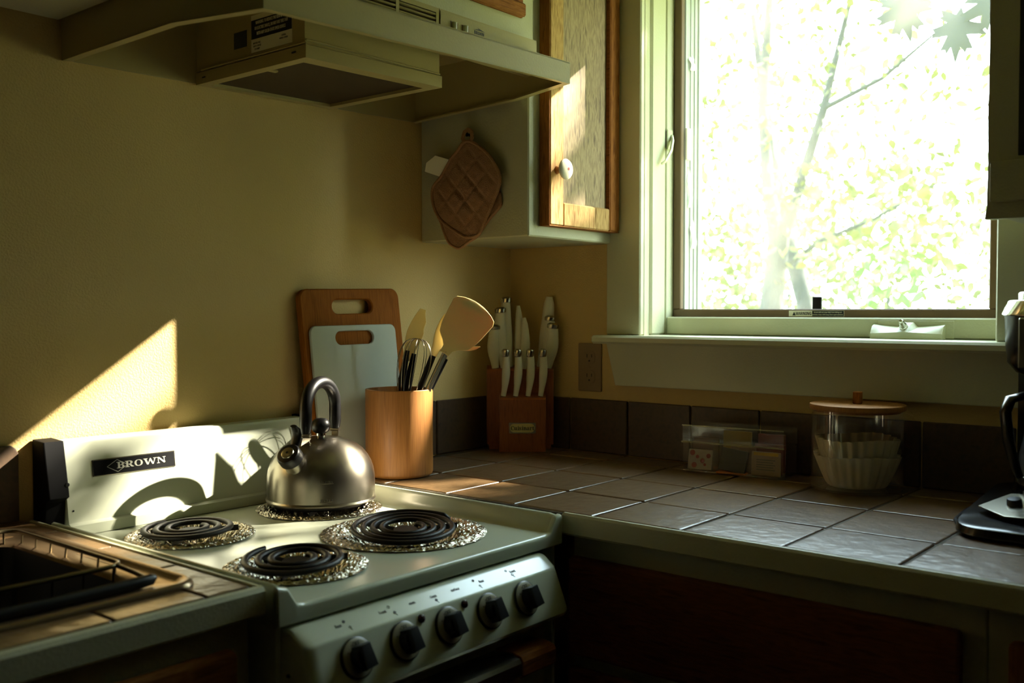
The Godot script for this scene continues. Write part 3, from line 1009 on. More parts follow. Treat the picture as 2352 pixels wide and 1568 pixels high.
func build_stove() -> void:
	var st := thing("stove", "white electric coil stove with foil lined burners and five black knobs", "stove", V(-0.945, -LIFT, 0.35))
	var xl := -1.243
	var xr := -0.652
	var ys := -0.030
	# cooktop: four plates, each with its burner hole, and raised rims
	var holes := [[-1.075, 0.198, 0.090], [-0.790, 0.185, 0.100], [-1.093, 0.500, 0.090], [-0.836, 0.462, 0.120]]
	var s := shape(20)
	var xm := -0.957
	var zm := 0.318
	for i in 4:
		var a := Vector2(xl + 0.012 if i % 2 == 0 else xm, -(zm if i < 2 else 0.648))
		var b := Vector2(xm if i % 2 == 0 else xr - 0.012, -(0.058 if i < 2 else zm))
		var hq: Array = holes[i]
		s.plate(PackedVector2Array([a, Vector2(b.x, a.y), b, Vector2(a.x, b.y)]), disc(hq[0], -hq[1], hq[2], 48), ys - 0.003, ys, 0.0, Transform3D(Basis(V(1, 0, 0), V(0, 0, -1), V(0, 1, 0)), Vector3.ZERO))
	var top := part("cooktop", s, mt.enamel, st)
	# rims: side rolls with rounded tops, ending in the sweep of the front corners
	for k in 2:
		var sg := 1.0 if k == 0 else -1.0
		var xe := xl if k == 0 else xr
		var prof := []
		for q in [[0, -0.055], [0, -0.006], [0.0015, -0.002], [0.005, 0.0], [0.009, -0.0015], [0.0125, -0.007], [0.016, -0.018], [0.020, -0.026], [0.028, -0.0298], [0.034, -0.0302], [0.034, -0.034], [0.006, -0.034], [0.004, -0.055]]:
			prof.append(Vector2(xe + sg * q[0], q[1]))
		s = shape(60)
		var rings := []
		for z in [0.056, 0.2, 0.4, 0.60, 0.636, 0.646, 0.6515]:
			var ring := PackedVector3Array()
			for q in prof:
				var dz := 0.0
				var fall := 0.0
				if z > 0.64: fall = (z - 0.64) * 0.25
				ring.append(V(q.x, q.y - (fall if q.y > -0.033 else 0.0), z))
			rings.append(ring)
		s.loft(rings)
		part("side_rim", s, mt.enamel, top)
	# front apron of the cooktop: rolled edge, rising at both ends into the rims
	s = shape(50)
	var rings := []
	for i in 41:
		var t := i / 40.0
		var x := lerpf(xl, xr, t)
		var d := minf(x - xl, xr - x)
		var y := lerpf(-0.001, ys + 0.0005, smoothstep(0.010, 0.034, d))
		rings.append(PackedVector3Array([V(x, y - 0.004, 0.645), V(x, y, 0.647), V(x, y, 0.652), V(x, y - 0.002, 0.6555), V(x, y - 0.006, 0.657), V(x, -0.050, 0.6575), V(x, -0.0525, 0.655), V(x, -0.0525, 0.645)]))
	s.loft(rings)
	part("front_apron", s, mt.enamel, top)
	# body
	s = shape(20)
	s.box(V(xl + 0.004, -LIFT + 0.03, 0.03), V(xl + 0.012, -0.054, 0.645), 0.001)
	s.box(V(xr - 0.012, -LIFT + 0.03, 0.03), V(xr - 0.004, -0.054, 0.645), 0.001)
	s.box(V(xl + 0.012, -LIFT + 0.03, 0.03), V(xr - 0.012, -0.075, 0.055), 0.001)
	s.box(V(xl + 0.012, -LIFT + 0.02, 0.03), V(xr - 0.012, -LIFT + 0.1, 0.60), 0.001)
	s.box(V(xl + 0.0125, -LIFT + 0.1, 0.50), V(xr - 0.0125, -0.10, 0.63), 0.001)
	part("body", s, mt.panel_enamel, st)
	# backguard
	s = shape(25)
	var prof2 := PackedVector2Array([Vector2(0.062, -0.029), Vector2(0.062, -0.012), Vector2(0.055, -0.008), Vector2(0.0535, 0.0), Vector2(0.0375, 0.122), Vector2(0.034, 0.1275), Vector2(0.028, 0.129), Vector2(0.014, 0.129), Vector2(0.012, -0.029)])
	s.prism(prof2, -1.212, -0.714, 0.0, Transform3D(Basis(V(0, 0, 1), V(0, 1, 0), V(1, 0, 0)), Vector3.ZERO))
	var bg := part("backguard", s, mt.panel_enamel, st, "white backguard")
	for k in 2:
		s = shape(20)
		var xa := -1.247 if k == 0 else -0.713
		var xb := -1.2125 if k == 0 else -0.70
		s.prism(PackedVector2Array([Vector2(0.040, -0.028), Vector2(0.046, 0.03), Vector2(0.0605, 0.038), Vector2(0.042, 0.130), Vector2(0.002, 0.132), Vector2(0.002, -0.028)]), xa, xb, 0.002, Transform3D(Basis(V(0, 0, 1), V(0, 1, 0), V(1, 0, 0)), Vector3.ZERO))
		part("end_cap", s, mt.matt, bg, "black end cap")
	s = shape(50)
	s.lathe([Vector2(0, 0), Vector2(0.004, 0.0), Vector2(0.0035, 0.003), Vector2(0, 0.004)], 10, Transform3D(Basis(V(1, 0, 0), V(0, 0, 1), V(0, -1, 0)), V(-1.215, 0.058, 0.055)))
	part("screw", s, mt.black, bg)
	s = shape(50)
	s.lathe([Vector2(0, 0), Vector2(0.0016, 0.0), Vector2(0.0016, 0.0006), Vector2(0, 0.0006)], 10, Transform3D(Basis(V(1, 0, 0), V(0, 0, 1), V(0, -1, 0)), V(-1.203, 0.012, 0.0522)))
	part("screw", s, mt.black, bg)
	# nameplate, lying on the sloping face
	var upd := V(0, 0.122, -0.016).normalized()
	var nf := Basis(V(1, 0, 0), upd, V(1, 0, 0).cross(upd))
	var nc := V(-1.087, 0.0775, 0.0433)
	s = shape(20)
	s.box(V(-0.0785, -0.0145, 0.0), V(0.0785, 0.0145, 0.0018), 0.0008, Transform3D(nf, nc))
	var pl := part("nameplate", s, mt.steel_plain, bg, "black nameplate with silver border and lettering")
	s = shape(20)
	s.box(V(-0.0765, -0.0125, 0.0012), V(0.0765, 0.0125, 0.0022), 0.0003, Transform3D(nf, nc))
	part("nameplate_field", s, mt.matt, bg)
	var silver := mat(Color(0.70, 0.70, 0.64), 0.4)
	print_text("lettering", "BROWN", 0.0105, Transform3D(nf, nc + nf * V(0.012, 0.0002, 0.0024)), silver, pl, true, true, 1.62)
	print_text("lettering", "®", 0.003, Transform3D(nf, nc + nf * V(0.0565, -0.003, 0.0024)), silver, pl)
	s = shape(0)
	var cxn := -0.0335
	for k in 4:
		var p0 := Vector2(cxn + [0.019, 0.0, -0.019, 0.0][k], [0.0, 0.0105, 0.0, -0.0105][k])
		var p1 := Vector2(cxn + [0.0, -0.019, 0.0, 0.019][k], [0.0105, 0.0, -0.0105, 0.0][k])
		s.sweep([nc + nf * V(p0.x, p0.y, 0.0024), nc + nf * V(p1.x, p1.y, 0.0024)], 0.0004, 0.0004, 4)
	part("emblem", s, silver, pl)
	# burners
	var drops := [[-1.075, 0.198, 0.1045], [-0.790, 0.185, 0.117], [-1.093, 0.500, 0.1045], [-0.836, 0.462, 0.1385]]
	for i in 4: pan(V(drops[i][0], ys, drops[i][1]), drops[i][2], top, 11 + i)
	coil(V(-1.085, -0.0135, 0.212), 0.081, 2.75, top, Basis(V(0, 0, 1), 0.03))
	coil(V(-0.790, -0.0155, 0.190), 0.095, 4.0, top)
	coil(V(-1.105, -0.012, 0.515), 0.080, 2.75, top, Basis(V(1, 0, 0), 0.03) * Basis(V(0, 0, 1), 0.06))
	coil(V(-0.862, -0.011, 0.492), 0.096, 4.0, top, Basis(V(0.72, 0, 0.69).normalized(), 0.09))
	# control panel: text strip, leaning face, rolled under at the bottom
	s = shape(32)
	var cp := [Vector2(0.600, -0.055), Vector2(0.652, -0.0555), Vector2(0.660, -0.0565), Vector2(0.666, -0.060), Vector2(0.687, -0.0735), Vector2(0.691, -0.078), Vector2(0.7125, -0.136), Vector2(0.7135, -0.143), Vector2(0.710, -0.149), Vector2(0.700, -0.153), Vector2(0.660, -0.160), Vector2(0.600, -0.160)]
	rings = []
	var spans := [[-1.229, -0.705, 0.0], [-1.226, -0.708, 0.6], [-1.219, -0.715, 0.9], [-1.207, -0.727, 1.0]]
	for i in 8:
		var sp: Array = spans[i] if i < 4 else spans[7 - i]
		var ring := PackedVector3Array()
		for q in cp:
			var k: float = sp[2]
			var low := clampf((-q.y - 0.06) / 0.09, 0.0, 1.0)
			var x: float = sp[0] - 0.008 * low if i < 4 else sp[1] + 0.008 * low
			ring.append(V(x, lerpf(-0.105, q.y, 0.88 + 0.12 * k), lerpf(minf(q.x, 0.672), q.x, k)))
		rings.append(ring)
	s.loft(rings)
	var cpan := part("control_panel", s, mt.enamel, st)
	# faces of the panel for print and knobs
	var u2 := V(0, 0.058, -0.0215).normalized()
	var kf := Basis(V(1, 0, 0), u2, V(1, 0, 0).cross(u2))
	var u1 := V(0, 0.0135, -0.021).normalized()
	var tf := Basis(V(1, 0, 0), u1, V(1, 0, 0).cross(u1))
	var kx := [-1.154, -1.068, -0.981, -0.892, -0.806]
	for x in kx:
		var xf := Transform3D(kf * Basis(V(1, 0, 0), V(0, 0, 1), V(0, -1, 0)), V(x, -0.1035, 0.7007))
		s = shape(40)
		s.lathe([Vector2(0, 0.0005), Vector2(0.0245, 0.0005), Vector2(0.0255, 0.002), Vector2(0.0255, 0.0042), Vector2(0.0245, 0.005), Vector2(0.0205, 0.0062), Vector2(0, 0.0066)], 40, xf)
		var kn := part("knob_dial", s, mt.dial, cpan, "silver dial skirt")
		s = shape(30)
		s.lathe([Vector2(0.0252, 0.0004), Vector2(0.0268, 0.0010), Vector2(0.0268, 0.0036), Vector2(0.0254, 0.0046)], 40, xf, true)
		part("dial_rim", s, mt.black, kn)
		s = shape(35)
		s.lathe([Vector2(0, 0.004), Vector2(0.0150, 0.004), Vector2(0.0148, 0.012), Vector2(0.0135, 0.019), Vector2(0.0125, 0.020), Vector2(0, 0.020)], 28, xf)
		# grip wing
		s.prism(PackedVector2Array([Vector2(-0.0105, -0.016), Vector2(0.0105, -0.016), Vector2(0.0085, 0.0155), Vector2(-0.0085, 0.0155)]), 0.006, 0.027, 0.002, Transform3D(kf * Basis(V(0, 0, 1), 0.12), V(x, -0.1035, 0.7007)))
		part("knob_grip", s, mt.black, kn, "black knob grip")
		print_text("lettering", "OFF", 0.0058, Transform3D(kf, V(x, -0.1035, 0.7007) + kf * V(-0.001, 0.0175, 0.0069)), mt.ink, kn, false, false, 0.9)
		for q in [["7", 118.0], ["6", 150.0], ["2", 45.0]]:
			var a := deg_to_rad(q[1])
			print_text("lettering", q[0], 0.0032, Transform3D(kf * Basis(V(0, 0, 1), a - PI / 2), V(x, -0.1035, 0.7007) + kf * V(0.0185 * cos(a), 0.0185 * sin(a), 0.0069)), mt.ink, kn)
	for x in [-1.028, -0.939]:
		s = shape(40)
		s.lathe([Vector2(0, 0), Vector2(0.0062, 0), Vector2(0.0058, 0.0022), Vector2(0.003, 0.0034), Vector2(0, 0.0037)], 20, Transform3D(kf * Basis(V(1, 0, 0), V(0, 0, 1), V(0, -1, 0)), V(x, -0.0835, 0.693)))
		part("indicator_light", s, mat(Color(0.16, 0.03, 0.02), 0.25), cpan, "dark red indicator light")
	for q in [["Rear", -1.162], ["Front", -1.084], ["oven", -1.028], ["Oven", -0.985], ["surface", -0.939], ["Rear", -0.880], ["Front", -0.806]]:
		print_text("lettering", q[0], 0.0046, Transform3D(tf, V(q[1], -0.0655, 0.6745) + tf * V(0, 0.0, 0.0004)), mt.ink, cpan, false, false, 0.85)
	# burner position marks: a filled and an open diamond per burner
	for q in [[-1.150, 0.0045, 0.004, true], [-1.147, -0.007, 0.0035, false], [-1.069, 0.0055, 0.004, false], [-1.066, -0.006, 0.0045, true], [-0.985, -0.0075, 0.0045, true], [-0.894, 0.0055, 0.004, true], [-0.890, -0.007, 0.0035, false], [-0.818, 0.0045, 0.0035, false], [-0.812, -0.006, 0.004, false]]:
		s = shape(0)
		var r: float = q[2] * 0.62
		var o: Vector3 = V(q[0], -0.0655, 0.6745) + tf * V(0, q[1], 0.0002)
		if q[3]: s.prism(PackedVector2Array([Vector2(r, 0), Vector2(0, r), Vector2(-r, 0), Vector2(0, -r)]), 0.0, 0.0006, 0.0, Transform3D(tf, o))
		else:
			for k in 4:
				var a0 := TAU * k / 4
				var a1 := TAU * (k + 1) / 4
				s.sweep([o + tf * V(r * cos(a0), r * sin(a0), 0.0003), o + tf * V(r * cos(a1), r * sin(a1), 0.0003)], 0.0003, 0.0003, 4)
		if q[1] < 0: s.sweep([o + tf * V(0, -r, 0.0002), o + tf * V(0.0012, -r - 0.003, 0.0002)], 0.0003, 0.0003, 4)
		part("burner_mark", s, mt.ink, cpan)
	# oven door with handle
	s = shape(25)
	s.box(V(-1.226, -0.64, 0.6315), V(-0.705, -0.170, 0.662), 0.006)
	var door := part("oven_door", s, mt.panel_enamel, st)
	s = shape(20)
	s.prism(PackedVector2Array([Vector2(0.664, -0.185), Vector2(0.700, -0.183), Vector2(0.716, -0.187), Vector2(0.720, -0.193), Vector2(0.720, -0.212), Vector2(0.714, -0.217), Vector2(0.664, -0.215)]), -1.20, -0.836, 0.0015, Transform3D(Basis(V(0, 0, 1), V(0, 1, 0), V(1, 0, 0)), Vector3.ZERO))
	part("handle", s, mt.steel_plain, door, "bright metal door handle")
	for q in [[-0.8355, -0.752], [-1.225, -1.2005]]:
		s = shape(20)
		s.prism(PackedVector2Array([Vector2(0.664, -0.183), Vector2(0.700, -0.181), Vector2(0.717, -0.185), Vector2(0.721, -0.192), Vector2(0.721, -0.213), Vector2(0.714, -0.219), Vector2(0.664, -0.217)]), q[0], q[1], 0.0015, Transform3D(Basis(V(0, 0, 1), V(0, 1, 0), V(1, 0, 0)), Vector3.ZERO))
		part("handle_end", s, mt.oak_x, door, "dark brown handle end")
	part("drawer", boxed(V(-1.226, -0.86, 0.6315), V(-0.705, -0.655, 0.662), 0.006), mt.panel_enamel, st)
	s = shape(30)
	s.lathe([Vector2(0, 0), Vector2(0.004, 0), Vector2(0.004, 0.001), Vector2(0, 0.001)], 12, Transform3D(Basis(V(0, 1, 0), V(-1, 0, 0), V(0, 0, 1)), V(-1.233, -0.115, 0.663)))
	part("screw", s, mt.black, cpan)


func build_left_sink() -> void:
	# counter left of the stove: white edge, brown tiles round a sink
	var c := thing("countertop", "brown tiled countertop with rounded white edge left of the stove", "countertop", V(-1.8, -0.037, 0.33))
	var s := shape(30)
	s.prism(PackedVector2Array([Vector2(0.637, -0.037), Vector2(0.6405, -0.034), Vector2(0.6405, -0.006), Vector2(0.637, -0.001), Vector2(0.631, 0.0005), Vector2(0.626, -0.002), Vector2(0.6225, -0.012), Vector2(0.6225, -0.037)]), -2.6, -1.251, 0.0, Transform3D(Basis(V(0, 0, 1), V(0, 1, 0), V(1, 0, 0)), Vector3.ZERO))
	s.box(V(-1.2585, -0.037, 0.012), V(-1.251, 0.0005, 0.632), 0.002)
	part("front_edge", s, mt.cab, c, "white painted edge")
	s = shape(20)
	s.box(V(-2.6, -0.036, 0.53), V(-1.259, -0.012, 0.622))
	s.box(V(-1.335, -0.036, 0.012), V(-1.259, -0.012, 0.53))
	s.box(V(-2.6, -0.036, 0.012), V(-1.335, -0.012, 0.12))
	part("bed", s, mt.grout, c)
	var zs := [0.012, 0.12, 0.285, 0.455, 0.622]
	for k in 4: tile(c, -1.320, zs[k] + 0.002, -1.2605, zs[k + 1] - 0.002, -0.0115, -0.001)
	var xs := [-2.15, -1.98, -1.81, -1.62, -1.441, -1.322]
	for k in 5: tile(c, xs[k] + 0.002, 0.545, xs[k + 1] - 0.002, 0.6205, -0.0115, -0.001)
	for k in 5: tile(c, xs[k] + 0.002, 0.014, xs[k + 1] - 0.002, 0.112, -0.0115, -0.001)
	var b := thing("backsplash", "short brown tile backsplash with rounded end left of the stove", "backsplash", V(-1.6, 0, 0.01))
	for k in 4:
		s = shape(30)
		var x1: float = [-1.272, -1.42, -1.59, -1.76][k]
		var x0: float = [-1.418, -1.588, -1.758, -1.928][k]
		var poly := PackedVector2Array([Vector2(x1, 0.001), Vector2(x1, 0.112), Vector2(x1 - 0.004, 0.121), Vector2(x1 - 0.012, 0.126), Vector2(x0, 0.126), Vector2(x0, 0.001)]) if k == 0 else round_rect(x0, 0.001, x1, 0.126, 0.002, 2)
		s.prism(poly, 0.0005, 0.010, 0.002)
		part("tile", s, mt.splash, b)
	# sink: rolled rim, ledge, deep bowl
	var k := thing("sink", "brown reflecting drop-in sink with rolled rim holding wire rack", "sink", V(-1.58, -0.18, 0.33))
	var loops := [[-1.293, 0.571, 0.034, 0.0], [-1.2945, 0.5695, 0.034, 0.0045], [-1.299, 0.565, 0.031, 0.0065], [-1.306, 0.558, 0.028, 0.0045], [-1.310, 0.554, 0.024, 0.0005], [-1.318, 0.546, 0.02, -0.001], [-1.338, 0.526, 0.03, -0.002], [-1.345, 0.519, 0.03, -0.008], [-1.352, 0.512, 0.03, -0.10], [-1.40, 0.47, 0.04, -0.175]]
	var rings := []
	for q in loops:
		var d: float = -1.293 - q[0]
		var out := PackedVector3Array()
		for p in round_rect(-1.87 + d, -q[1], q[0], -(0.075 + d), q[2], 8): out.append(V(p.x, q[3], -p.y))
		rings.append(out)
	for i in range(loops.size() - 1, -1, -1):
		var q: Array = loops[i]
		var d: float = -1.293 - q[0]
		var out := PackedVector3Array()
		var lower := 0.003 if i > 0 else 0.0006
		var grow := 0.003 if i > 5 else 0.0
		for p in round_rect(-1.87 + d - grow, -q[1] - grow, q[0] + grow, -(0.075 + d) + grow, q[2], 8): out.append(V(p.x, maxf(q[3] - lower, -0.0006) if i < 5 else q[3] - lower, -p.y))
		rings.append(out)
	s = shape(50)
	s.loft(rings.slice(0, 8) + rings.slice(rings.size() - 8), false, true)
	part("rim", s, mt.sink, k, "rolled brownish rim")
	s = shape(50)
	var mid := PackedVector3Array()
	var mid_low := PackedVector3Array()
	for q in rings[9]:
		mid.append(V(-1.58, -0.178, 0.32) + (q - V(-1.58, -0.178, 0.32)) * V(0.02, 0, 0.02))
		mid_low.append(V(-1.58, -0.182, 0.32) + (q - V(-1.58, -0.182, 0.32)) * V(0.02, 0, 0.02))
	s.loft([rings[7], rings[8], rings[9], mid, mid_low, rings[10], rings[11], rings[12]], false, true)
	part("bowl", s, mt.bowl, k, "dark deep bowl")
	# dish rack
	var r := thing("dish_rack", "wire dish rack with black rubber rail hanging in the sink", "dish rack", V(-1.56, -0.12, 0.32))
	var loop := []
	for p in round_rect(-1.81, -0.452, -1.335, -0.13, 0.022, 6): loop.append(V(p.x, 0.014, -p.y))
	s = shape(60)
	s.sweep(loop, 0.0032, 0.0032, 8, Vector3.UP, true)
	part("top_wire", s, mt.wire, r)
	loop = []
	for p in round_rect(-1.80, -0.440, -1.348, -0.14, 0.02, 6): loop.append(V(p.x, -0.12, -p.y))
	s = shape(60)
	s.sweep(loop, 0.0026, 0.0026, 8, Vector3.UP, true)
	part("bottom_wire", s, mt.wire, r)
	for i in 12:
		var x := -1.79 + i * 0.04
		s = shape(60)
		s.sweep([V(x, 0.014, 0.452), V(x, -0.115, 0.442), V(x, -0.12, 0.43), V(x, -0.12, 0.15), V(x, -0.115, 0.138), V(x, 0.014, 0.13)], 0.0016, 0.0016, 6)
		part("upright_wire", s, mt.wire, r)
	for i in 7:
		var z := 0.16 + i * 0.045
		s = shape(60)
		s.sweep([V(-1.335, 0.014, z), V(-1.347, -0.115, z), V(-1.355, -0.12, z), V(-1.79, -0.12, z), V(-1.80, -0.115, z), V(-1.81, 0.014, z)], 0.0016, 0.0016, 6)
		part("upright_wire", s, mt.wire, r)
	for x in [-1.345, -1.70]:
		s = shape(60)
		s.sweep([V(x, 0.014, 0.452), V(x + 0.004, 0.010, 0.49), V(x + 0.006, 0.006, 0.522)], 0.003, 0.003, 8)
		part("arm", s, mt.wire, r)
	s = shape(60)
	s.sweep([V(-1.332, 0.008, 0.520), V(-1.338, 0.007, 0.523), V(-1.36, 0.006, 0.524), V(-1.44, 0.005, 0.524), V(-1.53, 0.005, 0.524)], [0.004, 0.0075, 0.0085, 0.008, 0.0075], [0.004, 0.0065, 0.007, 0.0065, 0.006], 10)
	part("rail", s, mt.black, r, "black rubber coated rail")
	s = shape(60)
	s.sweep([V(-1.529, 0.005, 0.524), V(-1.70, 0.005, 0.524)], 0.0032, 0.0032, 8)
	part("rail_wire", s, mt.wire, r)


func build_kettle() -> void:
	# own axes: x towards the spout
	var k := thing("kettle", "brushed steel whistling kettle with black arched handle on rear burner", "kettle", V(-0.790, -0.0115, 0.190), "", -2.818, true)
	var s := shape(50)
	s.round_uv = true
	s.lathe([Vector2(0, 0.0), Vector2(0.098, 0.0), Vector2(0.1025, 0.0015), Vector2(0.1035, 0.004), Vector2(0.1020, 0.0065), Vector2(0.1008, 0.008), Vector2(0.1012, 0.03), Vector2(0.1005, 0.048), Vector2(0.0985, 0.060), Vector2(0.0945, 0.072), Vector2(0.088, 0.084), Vector2(0.079, 0.0955), Vector2(0.068, 0.1045), Vector2(0.055, 0.1115), Vector2(0.042, 0.1155), Vector2(0.0385, 0.1160), Vector2(0.0375, 0.1172), Vector2(0.030, 0.1185), Vector2(0.015, 0.120), Vector2(0, 0.1203)], 64)
	part("body", s, mt.brushed, k)
	s = shape(50)
	s.lathe([Vector2(0, 0.119), Vector2(0.0085, 0.119), Vector2(0.0085, 0.1275), Vector2(0, 0.1275)], 20)
	part("knob_stem", s, mt.chrome, k)
	s = shape(60)
	s.lathe([Vector2(0, 0.126), Vector2(0.010, 0.1262), Vector2(0.0155, 0.130), Vector2(0.0178, 0.1365), Vector2(0.0178, 0.1425), Vector2(0.0155, 0.149), Vector2(0.010, 0.1535), Vector2(0, 0.155)], 28)
	part("lid_knob", s, mt.rubber, k, "round black lid knob")
	# spout
	var d := V(0.72, 0.69, 0).normalized()
	var b0 := V(0.062, 0.055, 0)
	s = shape(60)
	var path := []
	for i in 6: path.append(b0 + d * (0.012 * i))
	s.sweep(path, [0.0225, 0.0215, 0.0205, 0.0197, 0.0192, 0.019], [0.0225, 0.0215, 0.0205, 0.0197, 0.0192, 0.019], 28, V(0, 0, 1))
	part("spout", s, mt.steel_plain, k)
	s = shape(60)
	s.sweep([b0 + d * 0.0235, b0 + d * 0.0265], [0.0242, 0.0225], [0.0242, 0.0225], 28, V(0, 0, 1))
	part("spout_collar", s, mt.steel_plain, k)
	s = shape(45)
	s.sweep([b0 + d * 0.047, b0 + d * 0.050, b0 + d * 0.064, b0 + d * 0.068, b0 + d * 0.069], [0.0195, 0.0225, 0.0225, 0.020, 0.014], [0.0195, 0.0225, 0.0225, 0.020, 0.014], 28, V(0, 0, 1))
	var cap := part("spout_cap", s, mt.rubber, k, "black whistle cap")
	s = shape(45)
	s.sweep([b0 + d * 0.0685, b0 + d * 0.0705, b0 + d * 0.0712], [0.0125, 0.0115, 0.009], [0.0125, 0.0115, 0.009], 24, V(0, 0, 1))
	part("whistle_disc", s, mt.steel_plain, cap)
	s = shape(45)
	s.sweep([b0 + d * 0.071, b0 + d * 0.0716], 0.0022, 0.0022, 12, V(0, 0, 1))
	part("whistle_hole", s, mt.dark, cap)
	# thumb lever over the cap
	s = shape(50)
	var lp := [V(0.091, 0.108, 0), V(0.085, 0.120, 0), V(0.082, 0.132, 0), V(0.085, 0.143, 0), V(0.092, 0.149, 0)]
	s.sweep(lp, [0.0085, 0.0105, 0.0105, 0.0100, 0.0070], [0.005, 0.0045, 0.0042, 0.0042, 0.003], 14, V(0, 0, 1))
	part("lever", s, mt.rubber, cap, "black thumb lever")
	s = shape(20)
	for z in [-0.0095, 0.0095]:
		s.hexa([V(0.050, 0.122, z - 0.0008), V(0.058, 0.118, z - 0.0008), V(0.084, 0.112, z - 0.0008), V(0.078, 0.126, z - 0.0008), V(0.050, 0.122, z + 0.0008), V(0.058, 0.118, z + 0.0008), V(0.084, 0.112, z + 0.0008), V(0.078, 0.126, z + 0.0008)])
	part("lever_link", s, mt.steel_plain, cap)
	# handle: steel lugs and a padded arch
	for sx in [1.0, -1.0]:
		s = shape(30)
		s.box(V(0.051 * sx - 0.0015, 0.108, -0.0075), V(0.051 * sx + 0.0015, 0.142, 0.0075), 0.0008)
		s.sweep([V(0.051 * sx, 0.128, -0.0095), V(0.051 * sx, 0.128, 0.0095)], 0.004, 0.004, 12)
		s.box(V(0.046 * sx - 0.004, 0.106, -0.010), V(0.046 * sx + 0.007, 0.1135, 0.010), 0.001)
		part("handle_lug", s, mt.steel_plain, k)
	s = shape(60)
	path = []
	var ra := []
	for i in 33:
		var a := PI * (i - 3) / 26.0
		var p: Vector3
		if i < 4: p = V(0.0515, 0.130 + 0.0135 * i, 0)
		elif i > 28: p = V(-0.0515, 0.130 + 0.0135 * (32 - i), 0)
		else:
			a = PI * (i - 4) / 24.0
			p = V(0.0515 * cos(a), 0.175 + 0.0475 * sin(a), 0)
		path.append(p)
		ra.append(0.0085 if i in [0, 32] else 0.0115)
	s.sweep(path, ra, ra, 18, V(0, 0, 1))
	part("handle", s, mt.rubber, k, "black arched handle")
	# fill marks pressed into the side seen from the camera
	for q in [["MAX FILL", 0.049], ["MIN FILL", 0.016]]:
		var ang := atan2(-0.772, 0.636)
		# direction towards the room, in own axes
		var w := V(-0.56, 0, 0.83).rotated(Vector3.UP, 2.818)
		var n := V(w.x, 0, w.z).normalized()
		var at := n * 0.1016 + V(0, q[1], 0)
		print_text("lettering", q[0], 0.0042, frame_at(at, Vector3.UP.cross(n), Vector3.UP), mt.steel_plain, k, true, false, 0.9)
		s = shape(20)
		var r := Vector3.UP.cross(n)
		s.sweep([at + r * -0.0125 + V(0, -0.0036, 0) - n * 0.0008, at + V(0, -0.0036, 0), at + r * 0.0125 + V(0, -0.0036, 0) - n * 0.0008], 0.0004, 0.0004, 4)
		part("fill_line", s, mt.steel_plain, k)


func build_boards() -> void:
	# both lean on the wall, x across, y up the board, z out
	var lean := 0.115
	var upv := V(0, 1, -lean).normalized()
	var s := shape(30)
	s.plate(round_rect(-0.1415, 0.0, 0.1415, 0.394, 0.022, 8), round_rect(-0.056, 0.340, 0.058, 0.371, 0.0154, 8), 0.0, 0.016, 0.0025, Transform3D(Basis(Vector3.RIGHT, upv, Vector3.RIGHT.cross(upv)) * Basis(V(0, 0, 1), 0.02), Vector3.ZERO))
	single("cutting_board", s, mt.board, "large wooden cutting board with handle slot leaning on the wall", "cutting board", V(-0.556, 0.001, 0.0475), "", 0.0, true)
	s = shape(30)
	s.plate(round_rect(-0.121, 0.0, 0.121, 0.316, 0.016, 8), round_rect(-0.0545, 0.274, 0.053, 0.3035, 0.0146, 8), 0.0, 0.007, 0.0015, Transform3D(Basis(Vector3.RIGHT, upv, Vector3.RIGHT.cross(upv)) * Basis(V(0, 0, 1), 0.01), Vector3.ZERO))
	single("cutting_board", s, mt.white_plastic, "smaller white plastic cutting board in front of the wooden board", "cutting board", V(-0.566, 0.001, 0.0645), "", 0.0, true)


